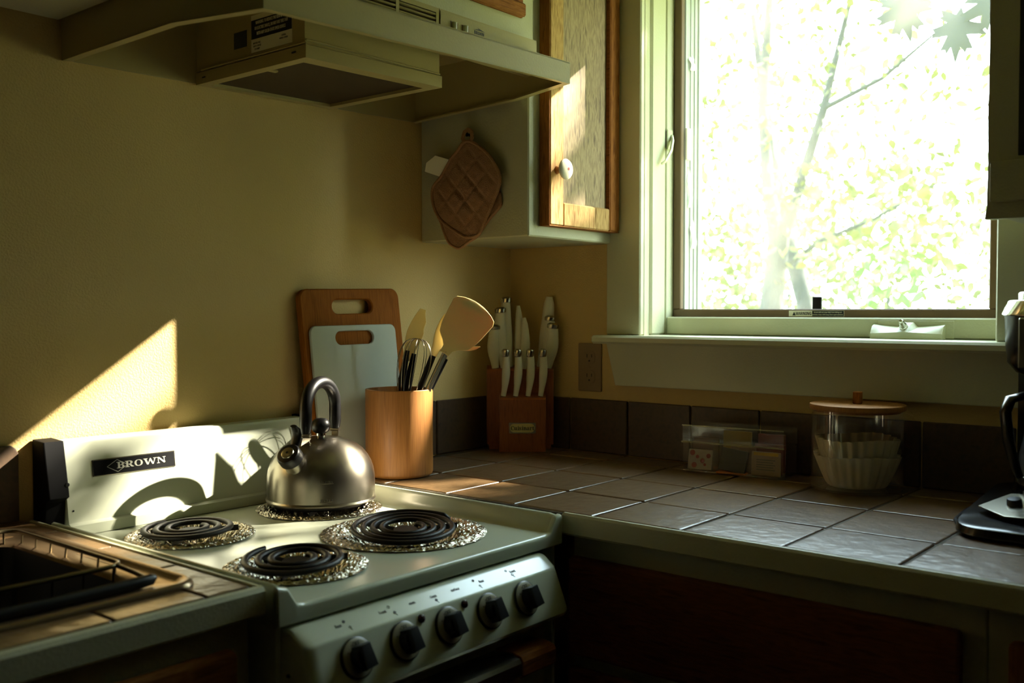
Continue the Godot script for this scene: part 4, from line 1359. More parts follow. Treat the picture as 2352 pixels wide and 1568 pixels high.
func build_crock() -> void:
	var c := V(-0.545, 0.001, 0.148)
	var r := V(0.7208, 0, 0.6931)
	var n := V(-0.6931, 0, 0.7208)
	var s := shape(40)
	s.lathe([Vector2(0, 0.0), Vector2(0.066, 0.0), Vector2(0.0695, 0.003), Vector2(0.071, 0.007), Vector2(0.071, 0.1795), Vector2(0.0702, 0.181), Vector2(0.066, 0.181), Vector2(0.0652, 0.180), Vector2(0.0652, 0.012), Vector2(0, 0.012)], 56, Transform3D(Basis(), c))
	# a shallow dip in the rim on the left
	s.warp(func(p: Vector3):
		var d := Vector3(p - c)
		if d.y > 0.17:
			var a := (d.dot(r) + 0.045) / 0.022
			if absf(a) < 1.0 and d.dot(n) > 0.0: return p
		return p)
	var o := single("utensil_crock", s, mt.bamboo, "round bamboo utensil crock holding spatula and whisk", "utensil crock", c)
	o.name = "utensil_crock"
	var U := func(l: float, y: float, off: float) -> Vector3: return c + r * l + n * off + V(0, y - 0.001, 0)
	# big silicone turner
	var t := thing("spatula", "large cream silicone turner with steel handle, widest of the crock utensils", "spatula", c + V(0.01, 0.02, 0.02))
	var hb: Vector3 = U.call(0.0, 0.05, 0.0)
	var ht: Vector3 = U.call(0.097, 0.262, 0.045)
	s = shape(50)
	s.sweep([hb, hb.lerp(ht, 0.5), ht], 0.0065, 0.0062, 14)
	part("handle", s, mt.steel_plain, t, "steel handle")
	# blade outline in its own plane: v along the handle, u across
	var vd := V(0, 0, 0)
	var tl: Vector3 = U.call(0.117, 0.379, 0.045)
	var tr: Vector3 = U.call(0.203, 0.324, 0.045)
	vd = ((tl + tr) / 2.0 - ht).normalized()
	var ud := (tr - tl)
	ud = (ud - vd * ud.dot(vd)).normalized()
	var wd := ud.cross(vd)
	var L := ((tl + tr) / 2.0 - ht).dot(vd)
	var W := (tr - tl).length() / 2.0
	var poly := PackedVector2Array()
	for q in [[0.010, -0.006], [0.0125, 0.008], [0.020, 0.016], [0.036, 0.028], [0.0425, 0.045], [0.0455, 0.062], [0.0500, 0.098]]: poly.append(Vector2(q[0], q[1]))
	for i in 9:
		var a := lerpf(1.0, -1.0, i / 8.0)
		poly.append(Vector2(0.0465 * a, L + 0.011 - 0.012 * a * a + (0.0 if absf(a) < 0.99 else -0.001)))
	for q in [[-0.0500, 0.098], [-0.0455, 0.062], [-0.0425, 0.045], [-0.036, 0.028], [-0.020, 0.016], [-0.0125, 0.008], [-0.010, -0.006]]: poly.append(Vector2(q[0], q[1]))
	s = shape(40)
	s.prism(poly, -0.0022, 0.0022, 0.0012)
	s.warp(func(p: Vector3): return ht + ud * p.x + vd * p.y + wd * (p.z * lerpf(2.6, 0.9, smoothstep(0.0, 0.06, p.y)) - 0.05 * smoothstep(0.03, 0.13, p.y) * (p.y - 0.03) + 2.2 * p.x * p.x))
	part("blade", s, mt.cream, t, "cream silicone blade")
	# spoon-spatula with a wavy edge
	t = thing("spatula", "slim cream silicone spatula with wavy edge behind the whisk", "spatula", c + V(-0.01, 0.02, -0.02))
	hb = U.call(-0.020, 0.04, -0.030)
	ht = U.call(0.016, 0.245, -0.032)
	s = shape(50)
	s.sweep([hb, ht], 0.0055, 0.0055, 12)
	part("handle", s, mt.steel_plain, t, "steel handle")
	tl = U.call(0.050, 0.350, -0.035)
	vd = (tl - ht).normalized()
	ud = (r - vd * r.dot(vd)).normalized()
	wd = ud.cross(vd)
	poly = PackedVector2Array()
	L = (tl - ht).length()
	for i in 15:
		var k := i / 14.0
		poly.append(Vector2(lerpf(0.008, 0.019, smoothstep(0.0, 0.45, k)) * (1.0 - pow(k, 5.0) * 0.6) + (0.0014 * sin(k * 26.0) if k > 0.4 else 0.0), lerpf(-0.005, L, k)))
	for i in range(14, -1, -1):
		var k := i / 14.0
		poly.append(Vector2(-lerpf(0.008, 0.019, smoothstep(0.0, 0.6, k)) * (1.0 - pow(k, 3.0) * 0.75), lerpf(-0.005, L, k)))
	s = shape(40)
	s.prism(poly, -0.002, 0.002, 0.0009)
	s.warp(func(p: Vector3): return ht + ud * p.x + vd * p.y + wd * (p.z + 6.0 * p.x * p.x))
	part("blade", s, mt.cream, t, "cream silicone blade")
	# second spoon whose neck shows left of the big turner
	t = thing("spatula", "cream silicone spoon half hidden behind the large turner", "spatula", c + V(0, 0.02, 0))
	hb = U.call(-0.012, 0.04, 0.010)
	ht = U.call(0.071, 0.252, 0.012)
	s = shape(50)
	s.sweep([hb, ht], 0.0068, 0.0068, 12)
	part("handle", s, mt.rubber, t, "dark handle")
	tl = U.call(0.112, 0.345, 0.012)
	s = shape(60)
	var bp := []
	for i in 9: bp.append(ht.lerp(tl, i / 8.0))
	s.sweep(bp, [0.0085, 0.009, 0.0115, 0.0145, 0.016, 0.0165, 0.016, 0.013, 0.006], [0.0075, 0.006, 0.005, 0.0045, 0.004, 0.004, 0.004, 0.0035, 0.002], 16, r)
	part("blade", s, mt.cream, t, "cream silicone head")
	# ladle lying across behind: rim seen edge-on
	t = thing("ladle", "cream silicone ladle whose bowl rim shows below the large turner", "ladle", c + V(0.02, 0.02, 0.01))
	hb = U.call(0.0, 0.05, 0.015)
	ht = U.call(0.098, 0.245, 0.008)
	s = shape(50)
	s.sweep([hb, ht], 0.0055, 0.0055, 12)
	part("handle", s, mt.rubber, t, "dark handle")
	s = shape(50)
	s.lathe([Vector2(0, -0.004), Vector2(0.015, -0.0035), Vector2(0.027, -0.001), Vector2(0.0365, 0.005), Vector2(0.0375, 0.0062), Vector2(0.0355, 0.0062), Vector2(0.026, 0.001), Vector2(0.014, -0.0015), Vector2(0, -0.002)], 32, Transform3D(Basis(V(0, 0, 1), -0.06), U.call(0.134, 0.2655, 0.008)))
	part("bowl", s, mt.cream, t, "cream silicone bowl")
	# whisk
	t = thing("whisk", "steel wire balloon whisk at the left of the crock", "whisk", c + V(-0.01, 0.02, 0.02))
	var w0: Vector3 = U.call(0.008, 0.10, 0.030)
	var w1: Vector3 = U.call(0.040, 0.288, 0.030)
	var ax := (w1 - w0).normalized()
	var e1 := (r - ax * r.dot(ax)).normalized()
	var e2 := ax.cross(e1)
	for i in 5:
		var a := PI * i / 5.0 + 0.2
		var e := e1 * cos(a) + e2 * sin(a)
		path_wire(t, w0, ax, e, (w1 - w0).length())
	s = shape(50)
	s.sweep([w0 - ax * 0.075, w0 + ax * 0.012], 0.006, 0.006, 12)
	part("handle", s, mt.steel_plain, t, "steel handle")
	# tongs' dark arm seen through the whisk
	t = thing("tongs", "dark tongs standing behind the whisk", "tongs", c + V(-0.01, 0.02, -0.01))
	s = shape(40)
	s.sweep([U.call(-0.012, 0.05, -0.006), U.call(0.006, 0.20, -0.010), U.call(0.018, 0.262, -0.012)], [0.007, 0.008, 0.005], [0.0025, 0.0025, 0.002], 10, r)
	part("arm", s, mt.rubber, t)
	s = shape(40)
	s.sweep([U.call(0.0, 0.05, -0.012), U.call(0.020, 0.20, -0.016), U.call(0.032, 0.255, -0.016)], [0.007, 0.008, 0.005], [0.0025, 0.0025, 0.002], 10, r)
	part("arm", s, mt.rubber, t)


func path_wire(t: Node3D, w0: Vector3, ax: Vector3, e: Vector3, L: float) -> void:
	var path := []
	for i in 33:
		var k := lerpf(-1.0, 1.0, i / 32.0)
		var h := absf(k)
		var y := L * cos(PI / 2 * h)
		var wdt := 0.034 * sin(PI * pow(h, 0.85)) + 0.003 * h
		path.append(w0 + ax * y + e * (wdt * signf(k)))
	var s := shape(60)
	s.sweep(path, 0.0008, 0.0008, 6)
	part("wire", s, mt.steel_plain, t)


func knife_handle(u0: float, y0: float, u1: float, y1: float, z0: float, z1: float, wide: float, thick: float, cap: float, called: String, label: String, cat: String, group: String, base: Vector3, turn: float) -> Node3D:
	var k := thing(called, label, cat, base, group, turn, true)
	var a := V(u0, y0, z0)
	var b := V(u1, y1, z1)
	var d := (b - a).normalized()
	var bend := d.cross(V(0, 0, 1)) * 0.004 * signf(u1 - u0 + 0.001)
	var path := []
	var ra := []
	var rb := []
	var prof := [0.62, 0.66, 0.75, 0.9, 1.0, 1.04, 1.0, 0.93, 0.88, 0.8, 0.5]
	for i in 11:
		var t := i / 10.0
		path.append(a.lerp(b, t) + bend * sin(PI * t))
		ra.append(wide * prof[i])
		rb.append(thick * prof[i])
	var s := shape(70)
	s.sweep(path, ra, rb, 14, V(1, 0, 0))
	part("handle", s, mt.handle_white, k)
	s = shape(20)
	s.box(V(-wide * 0.5, -0.07, -0.0009), V(wide * 0.5, 0.004, 0.0009), 0.0, frame_at(a, V(1, 0, 0) - d * d.x, d))
	part("blade", s, mt.steel_plain, k)
	if cap > 0.0:
		s = shape(50)
		var q := b - d * (cap * 0.9)
		s.sweep([q - d * 0.001, q, b - d * 0.002, b + d * 0.002], [wide * 0.86, wide * 0.96, wide * 0.98, wide * 0.55], [thick * 0.9, thick * 1.02, thick * 1.02, thick * 0.5], 14, V(1, 0, 0))
		part("end_cap", s, mt.steel_plain, k, "grey metal end cap")
	return k


func build_knives() -> void:
	var base := V(-0.120, 0.001, 0.140)
	var turn := -0.878
	var b := thing("knife_block", "reddish wooden knife block with brand plate in the corner", "knife block", base, "", turn, true)
	var s := shape(25)
	s.prism(PackedVector2Array([Vector2(-0.0445, 0.0), Vector2(0.0, 0.0), Vector2(0.0, 0.128), Vector2(-0.004, 0.132), Vector2(-0.0445, 0.140)]), -0.0585, 0.0565, 0.002, Transform3D(Basis(V(0, 0, 1), V(0, 1, 0), V(1, 0, 0)), Vector3.ZERO))
	part("front_step", s, mt.block, b)
	s = shape(25)
	s.prism(PackedVector2Array([Vector2(-0.078, 0.012), Vector2(-0.045, 0.012), Vector2(-0.045, 0.196), Vector2(-0.049, 0.2), Vector2(-0.078, 0.208)]), -0.090, 0.077, 0.002, Transform3D(Basis(V(0, 0, 1), V(0, 1, 0), V(1, 0, 0)), Vector3.ZERO))
	s.box(V(-0.084, 0.0, -0.074), V(0.071, 0.012, -0.045), 0.001)
	part("body", s, mt.block, b)
	s = shape(30)
	s.prism(round_rect(-0.0345, 0.045, 0.0315, 0.072, 0.002, 3), 0.0002, 0.0012, 0.0003)
	var pl := part("brand_plate", s, mt.steel_plain, b, "small metal brand plate")
	s = shape(30)
	s.prism(round_rect(-0.0315, 0.048, 0.0285, 0.069, 0.0095, 6), 0.0010, 0.0018, 0.0003)
	part("plate_field", s, mt.cream, b)
	print_text("lettering", "Cuisinart", 0.0095, Transform3D(Basis(), V(-0.0012, 0.058, 0.0020)), mt.ink, pl, true, true, 0.92)
	var where := ["far left of the front row", "second from the left in the front row", "second from the right in the front row", "far right of the front row"]
	var us := [-0.048, -0.018, 0.0125, 0.0435]
	for i in 4:
		knife_handle(us[i], 0.136, us[i] + 0.0055, 0.250, -0.014, -0.004, 0.0098, 0.0075, 0.018, "steak_knife", "white handled steak knife, " + where[i], "knife", "steak knives in the front row", base, turn)
	var big := [
		[-0.068, 0.203, -0.070, 0.309, 0.0145, 0.010, "white handled kitchen knife at the left edge of the block, half behind the turner"],
		[-0.046, 0.203, -0.056, 0.352, 0.0145, 0.012, "white handled kitchen knife leaning left, second from the left at the back"],
		[-0.032, 0.203, -0.042, 0.378, 0.0145, 0.013, "tallest white handled kitchen knife with dark cap at the back left"],
		[0.045, 0.203, 0.067, 0.380, 0.0160, 0.0, "tall white handled sharpening steel without cap at the back right"],
		[0.054, 0.203, 0.069, 0.331, 0.0140, 0.011, "white handled kitchen knife behind the rightmost one"],
		[0.063, 0.203, 0.0755, 0.313, 0.0150, 0.012, "white handled kitchen knife at the right edge of the block"]]
	var zz := [[-0.052, -0.040], [-0.058, -0.050], [-0.070, -0.066], [-0.072, -0.068], [-0.061, -0.055], [-0.053, -0.043]]
	for i in 6:
		var q: Array = big[i]
		knife_handle(q[0], q[1], q[2], q[3], zz[i][0], zz[i][1], q[4], 0.0095, q[5], "kitchen_knife" if i != 3 else "sharpening_steel", q[6], "knife" if i != 3 else "sharpening steel", "kitchen knives at the back" if i != 3 else "", base, turn)
	# shears: two slim handles side by side
	var sh := thing("kitchen_shears", "kitchen shears with two slim white handles in the middle of the block", "shears", base, "", turn, true)
	for q in [[-0.014, 0.20, -0.011, 0.358, -0.062], [0.003, 0.20, 0.0035, 0.328, -0.052]]:
		s = shape(70)
		var path := []
		for i in 9: path.append(V(lerpf(q[0], q[2], i / 8.0) + 0.004 * sin(PI * i / 8.0), lerpf(q[1], q[3], i / 8.0), q[4]))
		s.sweep(path, [0.006, 0.0075, 0.0095, 0.011, 0.011, 0.010, 0.009, 0.0075, 0.004], [0.006, 0.006, 0.007, 0.008, 0.008, 0.008, 0.007, 0.006, 0.003], 14, V(1, 0, 0))
		part("handle", s, mt.handle_white, sh)


func build_tea_box() -> void:
	var base := V(-0.114, 0.001, 0.6975)
	var turn := -1.4705
	var b := thing("tea_box", "clear acrylic lidded tea box with three compartments by the wall", "box", base, "", turn, true)
	var w := 0.110
	var dp := 0.088
	var s := shape(20)
	s.box(V(-w, 0.0, -dp), V(w, 0.0025, 0), 0.0005)
	s.box(V(-w, 0.0025, -0.0025), V(w, 0.0615, 0), 0.0005)
	s.box(V(-w, 0.0025, -dp), V(w, 0.0615, -dp + 0.0025), 0.0005)
	s.box(V(-w, 0.0025, -dp + 0.0025), V(-w + 0.0025, 0.0615, -0.0025), 0.0005)
	s.box(V(w - 0.0025, 0.0025, -dp + 0.0025), V(w, 0.0615, -0.0025), 0.0005)
	part("tray", s, mt.clear, b, "clear acrylic tray")
	for x in [-0.0415, 0.0335]: part("divider", boxed(V(x - 0.0012, 0.0026, -dp + 0.0026), V(x + 0.0012, 0.0605, -0.0026), 0.0003), mt.clear, b)
	s = shape(20)
	s.box(V(-w - 0.001, 0.0975, -dp), V(w + 0.001, 0.1, 0.001), 0.0008)
	s.box(V(-w - 0.001, 0.066, -0.0015), V(w + 0.001, 0.0975, 0.001), 0.0005)
	s.box(V(-w - 0.001, 0.066, -dp), V(w + 0.001, 0.0975, -dp + 0.0025), 0.0005)
	s.box(V(-w - 0.001, 0.066, -dp + 0.0025), V(-w + 0.0015, 0.0975, -0.0015), 0.0005)
	s.box(V(w - 0.0015, 0.066, -dp + 0.0025), V(w + 0.001, 0.0975, -0.0015), 0.0005)
	part("lid", s, mt.clear, b, "clear hinged lid")
	s = shape(20)
	s.box(V(-w - 0.003, 0.0625, -0.001), V(w + 0.003, 0.0655, 0.004), 0.001)
	part("lid_edge", s, mt.clear_edge, b)
	s = shape(20)
	s.box(V(-w - 0.0015, 0.0985, 0.0005), V(w + 0.0015, 0.1008, 0.0022), 0.0004)
	part("lid_edge", s, mt.clear_edge, b)
	var white := mat(Color(0.80, 0.74, 0.62), 0.6)
	var packets := [
		[-0.075, 0.004, -0.008, 0.055, 0.044, -0.22, Color(0.82, 0.74, 0.64), "white tea packet printed with red berries, front of the left compartment"],
		[-0.004, 0.006, -0.010, 0.060, 0.048, -0.25, Color(0.20, 0.19, 0.17), "dark grey tea packet leaning in the middle compartment"],
		[0.016, 0.004, -0.022, 0.056, 0.054, -0.1, Color(0.55, 0.42, 0.32), "tan tea packet behind the dark one"],
		[0.072, 0.004, -0.007, 0.062, 0.050, -0.06, Color(0.78, 0.66, 0.50), "cream tea packet with yellow top band, front of the right compartment"],
		[0.072, 0.004, -0.030, 0.066, 0.064, -0.05, Color(0.56, 0.22, 0.20), "red tea packet at the back of the right compartment"],
		[-0.074, 0.004, -0.040, 0.060, 0.066, -0.05, Color(0.52, 0.40, 0.30), "brown tea packet at the back of the left compartment"],
		[-0.006, 0.004, -0.048, 0.064, 0.084, -0.04, Color(0.70, 0.58, 0.18), "yellow tea packet standing tall in the middle"],
		[0.068, 0.004, -0.052, 0.060, 0.082, -0.04, Color(0.62, 0.33, 0.32), "pink tea packet standing tall at the back right"]]
	for i in packets.size():
		var q: Array = packets[i]
		s = shape(40)
		var tilt := Basis(V(1, 0, 0), q[5]) * Basis(V(0, 0, 1), -0.0 if i != 1 else -0.12)
		var xf := Transform3D(tilt, V(q[0], q[1], q[2]))
		s.prism(round_rect(-q[3] / 2, 0.0, q[3] / 2, q[4], 0.002, 2), -0.0025, 0.0025, 0.0018, xf)
		var p := thing("tea_packet", q[7], "tea packet", base, "tea packets in the clear box", turn, true)
		part("sachet", s, mat(q[6] * 0.82, 0.5), p)
		if i == 0:
			s = shape(40)
			for d in [[-0.018, 0.036, 0.006], [-0.012, 0.010, 0.006], [0.006, 0.020, 0.005], [0.019, 0.031, 0.005], [-0.006, 0.028, 0.004], [0.012, 0.012, 0.003]]: s.prism(disc(d[0], d[1], d[2], 14), 0.0024, 0.0028, 0.0, xf)
			part("berry_print", s, mat(Color(0.55, 0.10, 0.08), 0.5), p)
		if i == 3:
			s = shape(20)
			s.box(V(-0.026, 0.042, 0.0023), V(0.026, 0.0485, 0.0028), 0.0, xf)
			part("band_print", s, mat(Color(0.78, 0.60, 0.12), 0.5), p)
			s = shape(20)
			for k in 5: s.box(V(-0.020, 0.012 + k * 0.005, 0.0023), V(0.020 - 0.004 * (k % 2), 0.0145 + k * 0.005, 0.0027), 0.0, xf)
			part("field_print", s, mat(Color(0.46, 0.42, 0.32), 0.5), p)
	var lay := thing("tea_packet", "orange tea packet lying flat at the bottom of the middle compartment", "tea packet", base, "tea packets in the clear box", turn, true)
	s = shape(40)
	s.prism(round_rect(-0.033, -0.030, 0.033, 0.030, 0.002, 2), -0.002, 0.002, 0.0015, Transform3D(Basis(V(1, 0, 0), V(0, 0.08, -1).normalized(), V(0, 1, 0.08).normalized()), V(-0.004, 0.0052, -0.035)))
	part("sachet", s, mat(Color(0.80, 0.42, 0.12), 0.5), lay)


func fluted(c: Vector3, r0: float, r1: float, y0: float, y1: float, waves: int, amp: float, phase: float) -> Shape:
	var s := shape(70)
	s.sheet(func(u, t):
		var a: float = TAU * u
		var k: float = smoothstep(0.12, 0.35, t)
		var q: float
		var y: float
		if t < 0.25:
			q = r0 * t / 0.25; y = y0
		else:
			var m: float = (t - 0.25) / 0.75
			q = lerpf(r0, r1, pow(m, 0.85)); y = lerpf(y0, y1, pow(m, 1.1))
		q += k * amp * sin(waves * a + phase) * t
		y += k * 0.0025 * sin(3.0 * a + phase) * t
		return c + V(q * cos(a), y, q * sin(a)), waves * 6, 14, 0.0012, true)
	return s


func build_jar() -> void:
	var c := V(-0.098, 0.001, 0.957)
	var j := thing("canister", "clear glass canister with bamboo lid holding coffee filters", "canister", c)
	var s := shape(40)
	s.lathe([Vector2(0, 0.0), Vector2(0.082, 0.0), Vector2(0.085, 0.002), Vector2(0.0858, 0.005), Vector2(0.0858, 0.154), Vector2(0.0838, 0.154), Vector2(0.0838, 0.006), Vector2(0.080, 0.0045), Vector2(0, 0.0045)], 64, Transform3D(Basis(), c))
	part("glass", s, mt.clear, j, "clear glass cylinder")
	s = shape(40)
	s.lathe([Vector2(0, 0.1505), Vector2(0.081, 0.1505), Vector2(0.081, 0.155), Vector2(0.0885, 0.155), Vector2(0.0895, 0.157), Vector2(0.0895, 0.163), Vector2(0.0885, 0.1648), Vector2(0, 0.1650)], 64, Transform3D(Basis(), c))
	var lid := part("lid", s, mt.bamboo, j, "flat bamboo lid")
	part("knob", boxed(c + V(-0.007, 0.165, -0.0075), c + V(0.007, 0.189, 0.0075), 0.0015), mt.oak, lid, "square wooden knob")
	single("coffee_filter_stack", fluted(c + V(0, 0.0055, 0), 0.052, 0.0780, 0.0, 0.062, 26, 0.0042, 0.3), mt.filter, "stack of fluted paper coffee filters at the bottom of the canister", "coffee filters", c, "coffee filters in the canister")
	single("coffee_filter_stack", fluted(c + V(0, 0.012, 0), 0.050, 0.0755, 0.004, 0.088, 24, 0.0045, 1.1), mt.filter, "taller stack of fluted coffee filters nested in the lower one", "coffee filters", c, "coffee filters in the canister")


func build_coffee_maker() -> void:
	var c := V(-0.24, 0.001, 1.34)
	var m := thing("coffee_maker", "black and chrome drip coffee maker at the right end of counter", "coffee maker", c)
	var gloss := mat(Color(0.008, 0.009, 0.009), 0.22)
	# base: rounded plan, top falling towards the front
	var s := shape(40)
	var rings := []
	var plan := []
	for p in round_rect(-0.415, -1.47, -0.08, -1.213, 0.062, 8): plan.append(V(p.x, 0, -p.y))
	for q in [[0.97, 0.0], [1.0, 0.004], [1.0, 0.3], [0.985, 0.8], [0.95, 1.0]]:
		var ring := PackedVector3Array()
		for p in plan:
			var x: float = c.x + (p.x - c.x) * q[0]
			var z: float = 1.34 + (p.z - 1.34) * q[0]
			var top := lerpf(0.020, 0.044, smoothstep(-0.40, -0.26, p.x))
			ring.append(V(x, 0.001 + (top * q[1] if q[1] > 0.01 else q[1]), z))
		rings.append(ring)
	s.loft(rings)
	var base := part("base", s, gloss, m, "glossy black base")
	# sloping brushed control plate with knob and button
	var pn := V(-0.19, 0.98, -0.06).normalized()
	var px := (V(0, 0, 1) - pn * pn.z).normalized()
	var pf := Basis(px, pn.cross(px) * -1.0, pn)
	pf = Basis(px, pn.cross(px), pn)
	var pc := V(-0.315, 0.0425, 1.305)
	s = shape(30)
	s.prism(PackedVector2Array([Vector2(-0.068, -0.012), Vector2(-0.020, -0.052), Vector2(0.075, -0.056), Vector2(0.075, 0.05), Vector2(-0.035, 0.052)]), -0.001, 0.0015, 0.0008, Transform3D(pf, pc))
	var plate := part("control_plate", s, mt.steel_plain, base, "brushed metal control plate")
	s = shape(40)
	s.lathe([Vector2(0, 0.001), Vector2(0.0115, 0.001), Vector2(0.011, 0.009), Vector2(0.0095, 0.011), Vector2(0, 0.0115)], 24, Transform3D(pf * Basis(V(1, 0, 0), V(0, 0, 1), V(0, -1, 0)), pc + pf * V(-0.018, 0.002, 0)))
	part("knob", s, mt.black, base, "black control knob")
	s = shape(40)
	s.lathe([Vector2(0, 0.001), Vector2(0.0075, 0.001), Vector2(0.007, 0.004), Vector2(0, 0.0045)], 20, Transform3D(pf * Basis(V(1, 0, 0), V(0, 0, 1), V(0, -1, 0)), pc + pf * V(0.016, -0.03, 0)))
	part("button", s, mt.black, base)
	# warming plate
	s = shape(40)
	s.lathe([Vector2(0, 0.044), Vector2(0.060, 0.044), Vector2(0.062, 0.050), Vector2(0.058, 0.052), Vector2(0, 0.052)], 36, Transform3D(Basis(), V(-0.215, 0, 1.34)))
	part("warming_plate", s, mt.black, m)
	# tower and head
	s = shape(40)
	s.box(V(-0.15, 0.04, 1.25), V(-0.085, 0.30, 1.44), 0.012)
	part("tower", s, gloss, m)
	s = shape(50)
	s.lathe([Vector2(0, 0.238), Vector2(0.055, 0.238), Vector2(0.072, 0.246), Vector2(0.0855, 0.262), Vector2(0.0885, 0.29), Vector2(0.0905, 0.338), Vector2(0, 0.338)], 40, Transform3D(Basis(), V(-0.205, 0, 1.335)))
	part("filter_head", s, gloss, m, "glossy black brew head")
	s = shape(50)
	s.lathe([Vector2(0, 0.338), Vector2(0.0935, 0.338), Vector2(0.0945, 0.341), Vector2(0.085, 0.362), Vector2(0.083, 0.3635), Vector2(0, 0.3635)], 40, Transform3D(Basis(), V(-0.205, 0, 1.335)))
	part("head_band", s, mt.chrome, m, "chrome band")
	s = shape(50)
	s.lathe([Vector2(0, 0.363), Vector2(0.070, 0.363), Vector2(0.0705, 0.374), Vector2(0.0685, 0.3765), Vector2(0, 0.3765)], 40, Transform3D(Basis(), V(-0.205, 0, 1.335)))
	part("lid", s, mt.chrome, m, "chrome lid")
	part("front_badge", boxed(V(-0.300, 0.255, 1.285), V(-0.292, 0.335, 1.40), 0.002), mt.steel_plain, m, "metal front strip")
	# carafe: a thing of its own, standing on the warming plate
	var cc := V(-0.215, 0.053, 1.34)
	var k := thing("carafe", "glass coffee carafe with glossy black handle in the coffee maker", "carafe", cc)
	s = shape(60)
	s.lathe([Vector2(0, 0), Vector2(0.056, 0), Vector2(0.064, 0.006), Vector2(0.069, 0.03), Vector2(0.068, 0.06), Vector2(0.060, 0.10), Vector2(0.052, 0.125), Vector2(0.050, 0.13), Vector2(0.048, 0.13), Vector2(0.050, 0.124), Vector2(0.058, 0.10), Vector2(0.066, 0.06), Vector2(0.067, 0.03), Vector2(0.062, 0.008), Vector2(0.055, 0.002), Vector2(0, 0.002)], 48, Transform3D(Basis(), cc))
	part("glass", s, mt.clear, k, "clear glass body")
	s = shape(50)
	s.lathe([Vector2(0, 0.13), Vector2(0.053, 0.13), Vector2(0.054, 0.145), Vector2(0.047, 0.155), Vector2(0, 0.158)], 36, Transform3D(Basis(), cc))
	part("lid", s, gloss, k)
	s = shape(60)
	var hd := V(-0.62, 0, -0.60).normalized()
	s.sweep([cc + hd * 0.050 + V(0, 0.150, 0), cc + hd * 0.075 + V(0, 0.158, 0), cc + hd * 0.098 + V(0, 0.152, 0), cc + hd * 0.106 + V(0, 0.132, 0), cc + hd * 0.100 + V(0, 0.085, 0), cc + hd * 0.088 + V(0, 0.045, 0), cc + hd * 0.080 + V(0, 0.028, 0)], [0.013, 0.014, 0.013, 0.011, 0.010, 0.009, 0.007], [0.006, 0.006, 0.007, 0.008, 0.008, 0.007, 0.005], 14, hd.cross(Vector3.UP))
	part("handle", s, gloss, k, "glossy black handle")
	s = shape(50)
	s.lathe([Vector2(0.0675, 0.012), Vector2(0.0705, 0.013), Vector2(0.0712, 0.026), Vector2(0.0692, 0.027)], 40, Transform3D(Basis(), cc), true)
	part("metal_band", s, mt.steel_plain, k)
	# power cord looping out at the back left
	s = shape(60)
	var path := []
	for q in [[-0.10, 0.02, 1.225], [-0.16, 0.012, 1.196], [-0.235, 0.005, 1.190], [-0.30, 0.005, 1.196], [-0.352, 0.005, 1.217], [-0.375, 0.005, 1.235]]: path.append(V(q[0], q[1], q[2]))
	s.sweep(path, 0.0038, 0.0038, 8)
	part("power_cord", s, mt.rubber, m, "black power cord")


func pad(poly: PackedVector2Array, x: float, bulge: float, thick: float, quilt: float) -> Shape:
	var c := Vector2.ZERO
	for q in poly: c += q
	c /= poly.size()
	var smoothp := Curve2D.new()
	var n := poly.size()
	for i in n + 1:
		var p := poly[i % n]
		var tan2 := (poly[(i + 1) % n] - poly[(i - 1 + n) % n]) / 6.0
		smoothp.add_point(p, -tan2, tan2)
	var len := smoothp.get_baked_length()
	var s := shape(70)
	var ring_at := func(u: float) -> Vector2: return smoothp.sample_baked(fposmod(u, 1.0) * len, true)
	var nz := FastNoiseLite.new()
	nz.seed = 3
	nz.frequency = 30.0
	var front := []
	for j in 41:
		var t := j / 40.0
		var ring := PackedVector3Array()
		for i in 180:
			var p: Vector2 = c.lerp(ring_at.call(i / 180.0), 1.0 - t * 0.985)
			var e := sqrt(maxf(0.0, 1.0 - pow(1.0 - t, 2.0)))
			var qx := (p.x * 0.72 + p.y * 0.69) / 0.042
			var qy := (p.x * 0.69 - p.y * 0.72) / 0.042
			var seam := minf(absf(fposmod(qx, 1.0) - 0.5), absf(fposmod(qy, 1.0) - 0.5))
			var puff := 1.0 - quilt * (1.0 - smoothstep(0.0, 0.2, seam)) * smoothstep(0.02, 0.14, t)
			ring.append(V(x - thick - bulge * e * puff - 0.004 * nz.get_noise_2d(p.x, p.y) * t, p.y, p.x))
		front.append(ring)
	var back := []
	for j in 2:
		var ring := PackedVector3Array()
		for i in 180:
			var p: Vector2 = c.lerp(ring_at.call(i / 180.0), 0.99 if j == 1 else 0.02)
			ring.append(V(x, p.y, p.x))
		back.append(ring)
	s.loft([back[0], back[1]] + front)
	return s


# the tag stands out from the seam, turned towards the window
func tag_fold(p: Vector3) -> Vector3:
	var n := V(0, 0.73, -0.68)
	var d := maxf(0.0, (V(0, p.y - 0.672, p.z - 0.098)).dot(V(0, 0.40, -0.916)))
	return p + V(-0.75 * d, 0, 0)


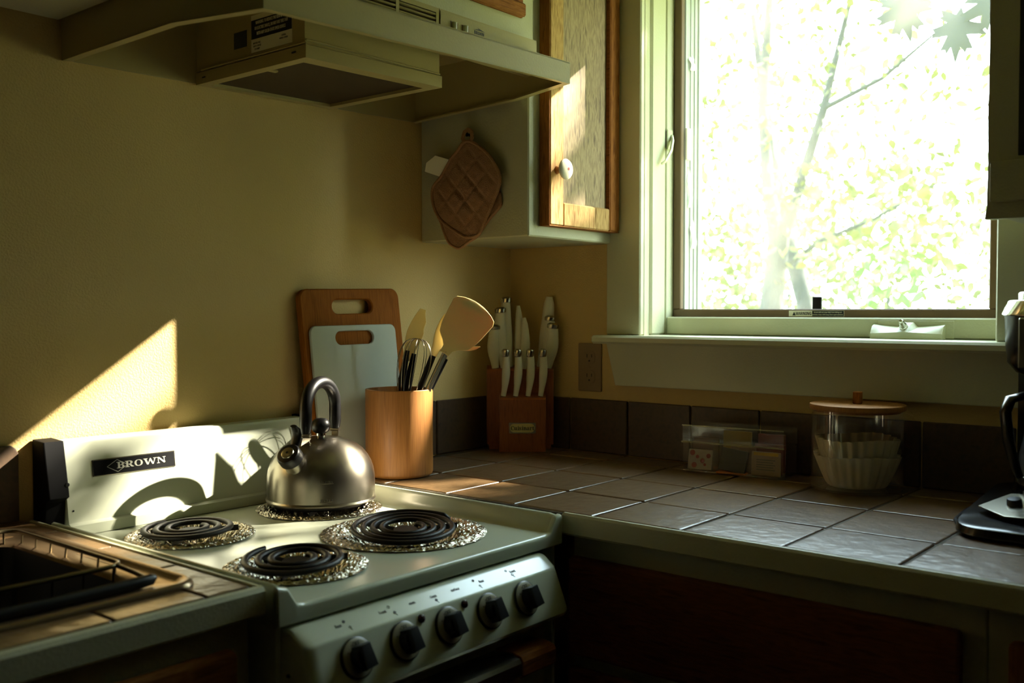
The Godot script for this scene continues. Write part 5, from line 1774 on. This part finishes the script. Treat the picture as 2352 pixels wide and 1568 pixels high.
func build_mitt() -> void:
	var f := PackedVector2Array([Vector2(0.158, 0.724), Vector2(0.134, 0.704), Vector2(0.115, 0.688), Vector2(0.087, 0.654), Vector2(0.061, 0.632), Vector2(0.057, 0.606), Vector2(0.067, 0.575), Vector2(0.089, 0.550), Vector2(0.120, 0.531), Vector2(0.153, 0.514), Vector2(0.174, 0.510), Vector2(0.198, 0.515), Vector2(0.211, 0.531), Vector2(0.234, 0.572), Vector2(0.255, 0.609), Vector2(0.261, 0.635), Vector2(0.252, 0.657), Vector2(0.229, 0.687), Vector2(0.188, 0.717)])
	var b := PackedVector2Array([Vector2(0.064, 0.576), Vector2(0.072, 0.549), Vector2(0.092, 0.508), Vector2(0.111, 0.493), Vector2(0.131, 0.489), Vector2(0.158, 0.502), Vector2(0.185, 0.515), Vector2(0.213, 0.545), Vector2(0.248, 0.574), Vector2(0.251, 0.588), Vector2(0.242, 0.612), Vector2(0.200, 0.627), Vector2(0.120, 0.633)])
	var m := thing("pot_holder", "brown quilted cloth pot holder hanging on the cabinet's white side", "pot holder", V(-0.345, 0.49, 0.155))
	part("back_layer", pad(b, -0.3312, 0.006, 0.004, 0.2), mt.cloth, m)
	part("front_layer", pad(f, -0.342, 0.011, 0.004, 0.45), mt.cloth, m)
	# bound edges
	for k in 2:
		var poly := f if k == 0 else b
		var path := []
		var n := poly.size()
		for i in n * 4:
			var i0 := i / 4
			var t := (i % 4) / 4.0
			var q := poly[i0].cubic_interpolate(poly[(i0 + 1) % n], poly[(i0 - 1 + n) % n], poly[(i0 + 2) % n], t)
			path.append(V(-0.3495 if k == 0 else -0.3355, q.y, q.x))
		var s := shape(70)
		s.sweep(path, 0.0042, 0.0035, 8, V(1, 0, 0), true)
		part("binding", s, mt.cloth_edge, m)
	var s := shape(60)
	var lp := []
	for q in [[0.158, 0.720], [0.150, 0.733], [0.156, 0.746], [0.166, 0.750], [0.177, 0.745], [0.178, 0.731], [0.172, 0.720]]: lp.append(V(-0.3475, q[1], q[0]))
	s.sweep(lp, 0.003, 0.0055, 8, V(1, 0, 0))
	part("loop", s, mt.cloth_edge, m, "cloth hanging loop")
	s = shape(40)
	s.prism(PackedVector2Array([Vector2(0.082, 0.699), Vector2(0.112, 0.688), Vector2(0.084, 0.652), Vector2(0.056, 0.664), Vector2(0.062, 0.683)]), 0.0, 0.0006, 0.0, Transform3D(Basis(V(0, 0, 1), V(0, 1, 0), V(-1, 0, 0)), V(-0.346, 0, 0)))
	s.warp(tag_fold)
	part("care_tag", s, mt.paper, m, "white cloth care tag")
	s = shape(0)
	for k in 5: s.box(V(-0.017, -0.011 + k * 0.0045, 0.0006), V(0.008 + 0.003 * (k % 2), -0.0098 + k * 0.0045, 0.0008), 0.0, Transform3D(Basis(V(0, 0, 1), V(0, 1, 0), V(-1, 0, 0)) * Basis(V(0, 0, 1), 0.95), V(-0.346, 0.678, 0.086)))
	s.warp(tag_fold)
	part("tag_print", s, mat(Color(0.55, 0.53, 0.46), 0.8), m)
	s = shape(50)
	s.lathe([Vector2(0, 0), Vector2(0.0028, 0), Vector2(0.003, 0.018), Vector2(0.0045, 0.021), Vector2(0, 0.022)], 12, Transform3D(Basis(V(0, 1, 0), V(-1, 0, 0), V(0, 0, 1)), V(-0.3302, 0.7385, 0.1665)))
	single("peg", s, mt.rubber, "small dark peg carrying the pot holder", "peg", V(-0.3302, 0.7385, 0.1665))


func build_outlet() -> void:
	var o := thing("wall_outlet", "tan double wall outlet beside the window apron", "outlet", V(0, 0.148, 0.257))
	var xf := Basis(V(0, 0, 1), V(0, 1, 0), V(-1, 0, 0))
	var s := shape(30)
	s.prism(round_rect(0.2225, 0.148, 0.2915, 0.267, 0.004, 3), 0.0004, 0.005, 0.002, Transform3D(xf, Vector3.ZERO))
	part("cover_plate", s, mt.plate, o)
	for y in [0.2315, 0.184]:
		s = shape(30)
		s.prism(round_rect(0.241, y - 0.0165, 0.274, y + 0.0165, 0.012, 5), 0.0045, 0.0062, 0.0006, Transform3D(xf, Vector3.ZERO))
		var k := part("socket", s, mt.plate, o)
		s = shape(20)
		s.box(V(-0.0066, y - 0.0005, 0.2495), V(-0.0060, y + 0.0085, 0.2515))
		s.box(V(-0.0066, y + 0.0005, 0.2635), V(-0.0060, y + 0.0080, 0.2655))
		s.lathe([Vector2(0, 0), Vector2(0.0024, 0), Vector2(0.0024, 0.0006), Vector2(0, 0.0006)], 12, Transform3D(Basis(V(0, 1, 0), V(-1, 0, 0), V(0, 0, 1)), V(-0.0060, y - 0.008, 0.2572)))
		part("slot", s, mt.dark, k)
	s = shape(40)
	s.lathe([Vector2(0, 0), Vector2(0.003, 0), Vector2(0.0025, 0.001), Vector2(0, 0.0012)], 12, Transform3D(Basis(V(0, 1, 0), V(-1, 0, 0), V(0, 0, 1)), V(-0.005, 0.2078, 0.257)))
	part("screw", s, mt.plate, o)


func leaf_mesh(big: bool) -> ArrayMesh:
	var s := shape(60)
	s.smooth = 60.0
	if big:
		# lobed leaf, about 1 long
		var pts := PackedVector2Array()
		for q in [[0.0, 0.0], [0.07, 0.13], [0.40, 0.0], [0.33, 0.13], [0.40, 0.16], [0.19, 0.27], [0.52, 0.34], [0.43, 0.43], [0.50, 0.50], [0.18, 0.50], [0.30, 0.74], [0.20, 0.74], [0.17, 0.82], [0.09, 0.70], [0.0, 1.0]]: pts.append(Vector2(q[0], q[1]))
		for i in range(pts.size() - 2, 0, -1): pts.append(Vector2(-pts[i].x, pts[i].y))
		s.prism(pts, -0.004, 0.004)
		s.warp(func(p: Vector3): return V(p.x, p.y, p.z - 0.35 * p.x * p.x - 0.25 * (p.y - 0.4) * (p.y - 0.4)))
	else:
		s.sheet(func(u, t):
			var w := 0.30 * sin(PI * pow(u, 0.8)) + 0.005
			return V((t - 0.5) * 2.0 * w, u, -0.5 * w * absf(t - 0.5) - 0.2 * u * u), 4, 2, 0.006)
	return s.mesh()


func crown(tree: Node3D, mesh: Mesh, m: Material, where: Array, size: Array, called := "foliage") -> void:
	var mm := MultiMesh.new()
	mm.transform_format = MultiMesh.TRANSFORM_3D
	mm.mesh = mesh
	mm.instance_count = where.size()
	var base: Vector3 = origin[tree]
	for i in where.size():
		var b := Basis.from_euler(V(rng.randf_range(-1.2, 1.2), rng.randf_range(0, TAU), rng.randf_range(-1.2, 1.2) + PI))
		var k := rng.randf_range(size[0], size[1])
		mm.set_instance_transform(i, Transform3D(b.scaled(V(k, k, k)), where[i] - base))
	var o := MultiMeshInstance3D.new()
	o.multimesh = mm
	o.material_override = m
	o.name = called
	o.set_meta("kind", "stuff")
	tree.add_child(o, true)


func in_ball(n: int, c: Vector3, r: Vector3, hollow := 0.0) -> Array:
	var out := []
	while out.size() < n:
		var p := V(rng.randf_range(-1, 1), rng.randf_range(-1, 1), rng.randf_range(-1, 1))
		var l := p.length()
		if l > 1.0 or l < hollow: continue
		out.append(c + p * r)
	return out


func leaf_mat(c: Color, back: Color) -> StandardMaterial3D:
	var m := mat(c, 0.6)
	m.backlight_enabled = true
	m.backlight = back
	return m


func build_outdoors() -> void:
	var G := -1.5
	var s := shape(30)
	s.sheet(func(u, t): return V(0.6 + 45.0 * u, G - 0.002 - 0.05 * absf(sin(u * 22.0 + t * 9.0)), lerpf(-35.0, 30.0, t)), 24, 24, -0.2)
	var grass := planes(mat(Color.WHITE, 0.9), V(0.35, 0.35, 0.35), true)
	grass.albedo_texture = noise_tex(0.02, [Color(0.42, 0.44, 0.16), Color(0.62, 0.60, 0.26), Color(0.50, 0.52, 0.20), Color(0.70, 0.66, 0.34)], 512, FastNoiseLite.TYPE_SIMPLEX, 5, 61)
	var go := single("lawn", s, grass, "yellow green grass outside the window", "grass", V(10, G, 0))
	go.set_meta("kind", "stuff")
	var bark := relief(planes(mat(Color(0.15, 0.16, 0.145), 0.9), V(2, 0.5, 2), true), noise_tex(0.03, [], 256, FastNoiseLite.TYPE_SIMPLEX, 4, 63), 2.0)
	var small := leaf_mesh(false)
	var big := leaf_mesh(true)
	var yel := leaf_mat(Color(0.38, 0.40, 0.16), Color(0.36, 0.38, 0.11))
	var grn := leaf_mat(Color(0.30, 0.42, 0.18), Color(0.45, 0.62, 0.22))
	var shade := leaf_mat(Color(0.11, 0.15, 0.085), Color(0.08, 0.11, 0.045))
	# forked tree seen through the pane
	var t := thing("tree", "forked pale tree trunk in the middle of the window view", "tree", V(7, G, -2.55))
	s = shape(60)
	s.sweep([V(7, G, -2.60), V(7, 0.36, -2.545), V(7, 1.05, -2.475)], [0.17, 0.115, 0.10], [0.17, 0.115, 0.10], 14)
	s.sweep([V(7, 1.0, -2.48), V(7.05, 1.25, -2.56), V(7.1, 1.6, -2.64), V(7.1, 2.3, -2.70), V(7.2, 3.4, -2.68), V(7.3, 4.6, -2.5)], [0.085, 0.07, 0.06, 0.05, 0.04, 0.02], [0.085, 0.07, 0.06, 0.05, 0.04, 0.02], 12)
	s.sweep([V(7, 1.0, -2.47), V(6.98, 1.3, -2.33), V(6.95, 1.63, -2.21), V(6.9, 2.2, -2.0), V(6.8, 3.2, -1.7)], [0.075, 0.055, 0.05, 0.04, 0.02], [0.075, 0.055, 0.05, 0.04, 0.02], 12)
	part("trunk", s, bark, t)
	s = shape(60)
	s.sweep([V(6.9, 2.2, -2.0), V(6.7, 2.35, -1.4), V(6.6, 2.8, -0.7)], [0.03, 0.022, 0.008], [0.03, 0.022, 0.008], 8)
	part("branch", s, bark, t)
	s = shape(60)
	s.sweep([V(7, 0.75, -2.45), V(6.9, 1.0, -2.0), V(6.8, 1.15, -1.5), V(6.8, 1.45, -0.9)], [0.03, 0.022, 0.016, 0.006], [0.03, 0.022, 0.016, 0.006], 8)
	part("branch", s, bark, t)
	crown(t, small, yel, in_ball(1700, V(7.3, 2.5, -2.2), V(1.4, 2.0, 2.4)) + in_ball(420, V(6.8, 1.3, -1.6), V(0.6, 0.6, 1.3)), [0.07, 0.13])
	t = thing("tree", "second pale trunk close beside the forked tree", "tree", V(7.6, G, -2.45))
	s = shape(60)
	s.sweep([V(7.6, G, -2.36), V(7.6, 0.4, -2.46), V(7.6, 0.95, -2.62), V(7.7, 2.0, -2.9), V(7.9, 3.5, -3.2)], [0.12, 0.085, 0.08, 0.06, 0.03], [0.12, 0.085, 0.08, 0.06, 0.03], 12)
	part("trunk", s, bark, t)
	crown(t, small, yel, in_ball(900, V(8.6, 2.6, -3.8), V(1.6, 1.6, 1.6)), [0.07, 0.13])
	# hedge of sunlit shrubs farther back
	for i in 6:
		var q := V(12.0 + rng.randf_range(-1, 2), 0.2 + rng.randf_range(-0.4, 0.6), -8.0 + i * 1.7)
		t = thing("shrub", ["sunlit yellow shrub far left in the window view", "second sunlit shrub behind the tree trunks", "sunlit shrub right behind the forked tree", "sunlit shrub in the middle distance of the view", "sunlit shrub toward the right of the view", "farthest right sunlit shrub in the view"][i], "shrub", V(q.x, G, q.z), "sunlit shrubs behind the trees")
		s = shape(60)
		s.sweep([V(q.x, G, q.z), V(q.x + 0.1, q.y, q.z)], [0.06, 0.02], [0.06, 0.02], 8)
		part("stem", s, bark, t)
		crown(t, small, yel, in_ball(900, q, V(1.2, 1.7, 1.25)), [0.10, 0.2])
	# low dark bush at the right bottom of the pane
	t = thing("shrub", "small green bush at the lower right of the window", "shrub", V(2.6, G, 0.25))
	s = shape(60)
	s.sweep([V(2.6, G, 0.25), V(2.6, 0.2, 0.2)], [0.03, 0.01], [0.03, 0.01], 8)
	part("stem", s, bark, t)
	crown(t, small, grn, in_ball(90, V(2.6, 0.48, 0.10), V(0.2, 0.2, 0.20)) + in_ball(400, V(2.6, -0.45, 0.3), V(0.4, 0.6, 0.5)), [0.04, 0.075])
	# lobed leaves hanging in from above
	t = thing("tree_branch", "green lobed leaves on a twig hanging at the upper right of the window", "leaves", V(1.3, 1.5, 0.7))
	s = shape(60)
	s.sweep([V(1.3, 1.7, 0.45), V(1.3, 1.48, 0.6), V(1.3, 1.42, 0.85), V(1.3, 1.5, 1.2)], [0.006, 0.005, 0.004, 0.003], [0.006, 0.005, 0.004, 0.003], 6)
	part("twig", s, bark, t)
	for q in [[0.575, 1.385, 0.155, 0.25], [0.745, 1.315, 0.16, -0.15], [0.815, 1.36, 0.15, 0.4], [0.655, 1.45, 0.14, -0.45], [0.86, 1.47, 0.15, 0.2]]:
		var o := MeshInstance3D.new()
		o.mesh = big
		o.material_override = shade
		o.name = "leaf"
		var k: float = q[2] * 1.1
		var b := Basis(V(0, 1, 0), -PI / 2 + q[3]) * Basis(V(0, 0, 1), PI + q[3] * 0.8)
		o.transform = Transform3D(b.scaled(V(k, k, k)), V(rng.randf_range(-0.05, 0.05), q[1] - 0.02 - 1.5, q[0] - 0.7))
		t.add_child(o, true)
	# tall trees closing off the view to the right; the sun finds a gap between their crowns
	for i in 3:
		var z0: float = [-0.7, 1.15, 2.7][i]
		var z1: float = [1.15, 2.7, 4.4][i]
		var foot := V(5.4, G, (z0 + z1) / 2.0 + 2.65)
		t = thing("tree", ["tall dense tree outside, nearest to the window view on the right", "tall dense tree outside in the middle of the right hand row", "tall dense tree at the far end of the right hand row"][i], "tree", foot)
		s = shape(60)
		s.sweep([foot, foot + V(0.1, 3.0, 0.1), foot + V(0, 5.2, 0)], [0.2, 0.15, 0.05], [0.2, 0.15, 0.05], 12)
		part("trunk", s, bark, t)
		var spots := []
		for q in gaps(2600, z0, z1, -2.6, 2.6, 2.35, 3.0):
			# where this leaf would stand on the pane along the sun's way
			var k: float = (q.x - 0.13) / 1.95
			var zw: float = q.z - k
			var yw: float = q.y - 1.345 * k
			if zw > 0.44 and zw < 1.10 and yw > 0.46 and yw < 1.3: continue
			spots.append(q)
		crown(t, small, grn, spots, [0.16, 0.27])
	# trees on the sun's side: they let the sun in through gaps only
	t = thing("tree", "leafy tree outside to the right, shading the counter", "tree", V(4.6, G, 4.2))
	s = shape(60)
	s.sweep([V(4.6, G, 4.2), V(4.55, 1.6, 4.1), V(4.3, 3.4, 3.9)], [0.16, 0.12, 0.05], [0.16, 0.12, 0.05], 12)
	part("trunk", s, bark, t)
	crown(t, small, grn, gaps(2600, 1.06, 2.3, 0.45, 1.6, 1.8, 2.3) + gaps(2600, 0.86, 2.2, -0.6, 0.56, 1.8, 2.3) + gaps(130, 0.95, 1.1, 0.55, 0.68, 1.9, 2.2), [0.06, 0.11])
	t = thing("tree", "slender leafy sapling outside to the right of the window", "tree", V(3.9, G, 2.8))
	s = shape(60)
	s.sweep([V(3.9, G, 2.8), V(3.95, 1.5, 2.85), V(4.0, 3.7, 2.75)], [0.03, 0.02, 0.006], [0.03, 0.02, 0.006], 8)
	part("trunk", s, bark, t)
	crown(t, small, grn, gaps(75, 0.50, 0.88, 0.28, 0.50, 1.85, 2.15) + gaps(150, 0.76, 1.06, 0.56, 0.96, 1.85, 2.15) + gaps(48, 0.69, 0.81, 0.78, 1.06, 1.85, 2.15) + gaps(40, 0.80, 0.92, 0.78, 1.06, 1.85, 2.15) + gaps(18, 0.48, 0.555, 0.72, 1.05, 1.85, 2.15) + gaps(430, 0.28, 0.474, 0.25, 1.22, 1.85, 2.15), [0.055, 0.10])


# places for leaves round the sun's way through the window: z and y where it would cross the pane, t how far out
func gaps(n: int, z0: float, z1: float, y0: float, y1: float, t0: float, t1: float) -> Array:
	var out := []
	for i in n:
		out.append(V(0.13, rng.randf_range(y0, y1), rng.randf_range(z0, z1)) + V(1.95, 1.345, 1.0) * rng.randf_range(t0, t1))
	return out
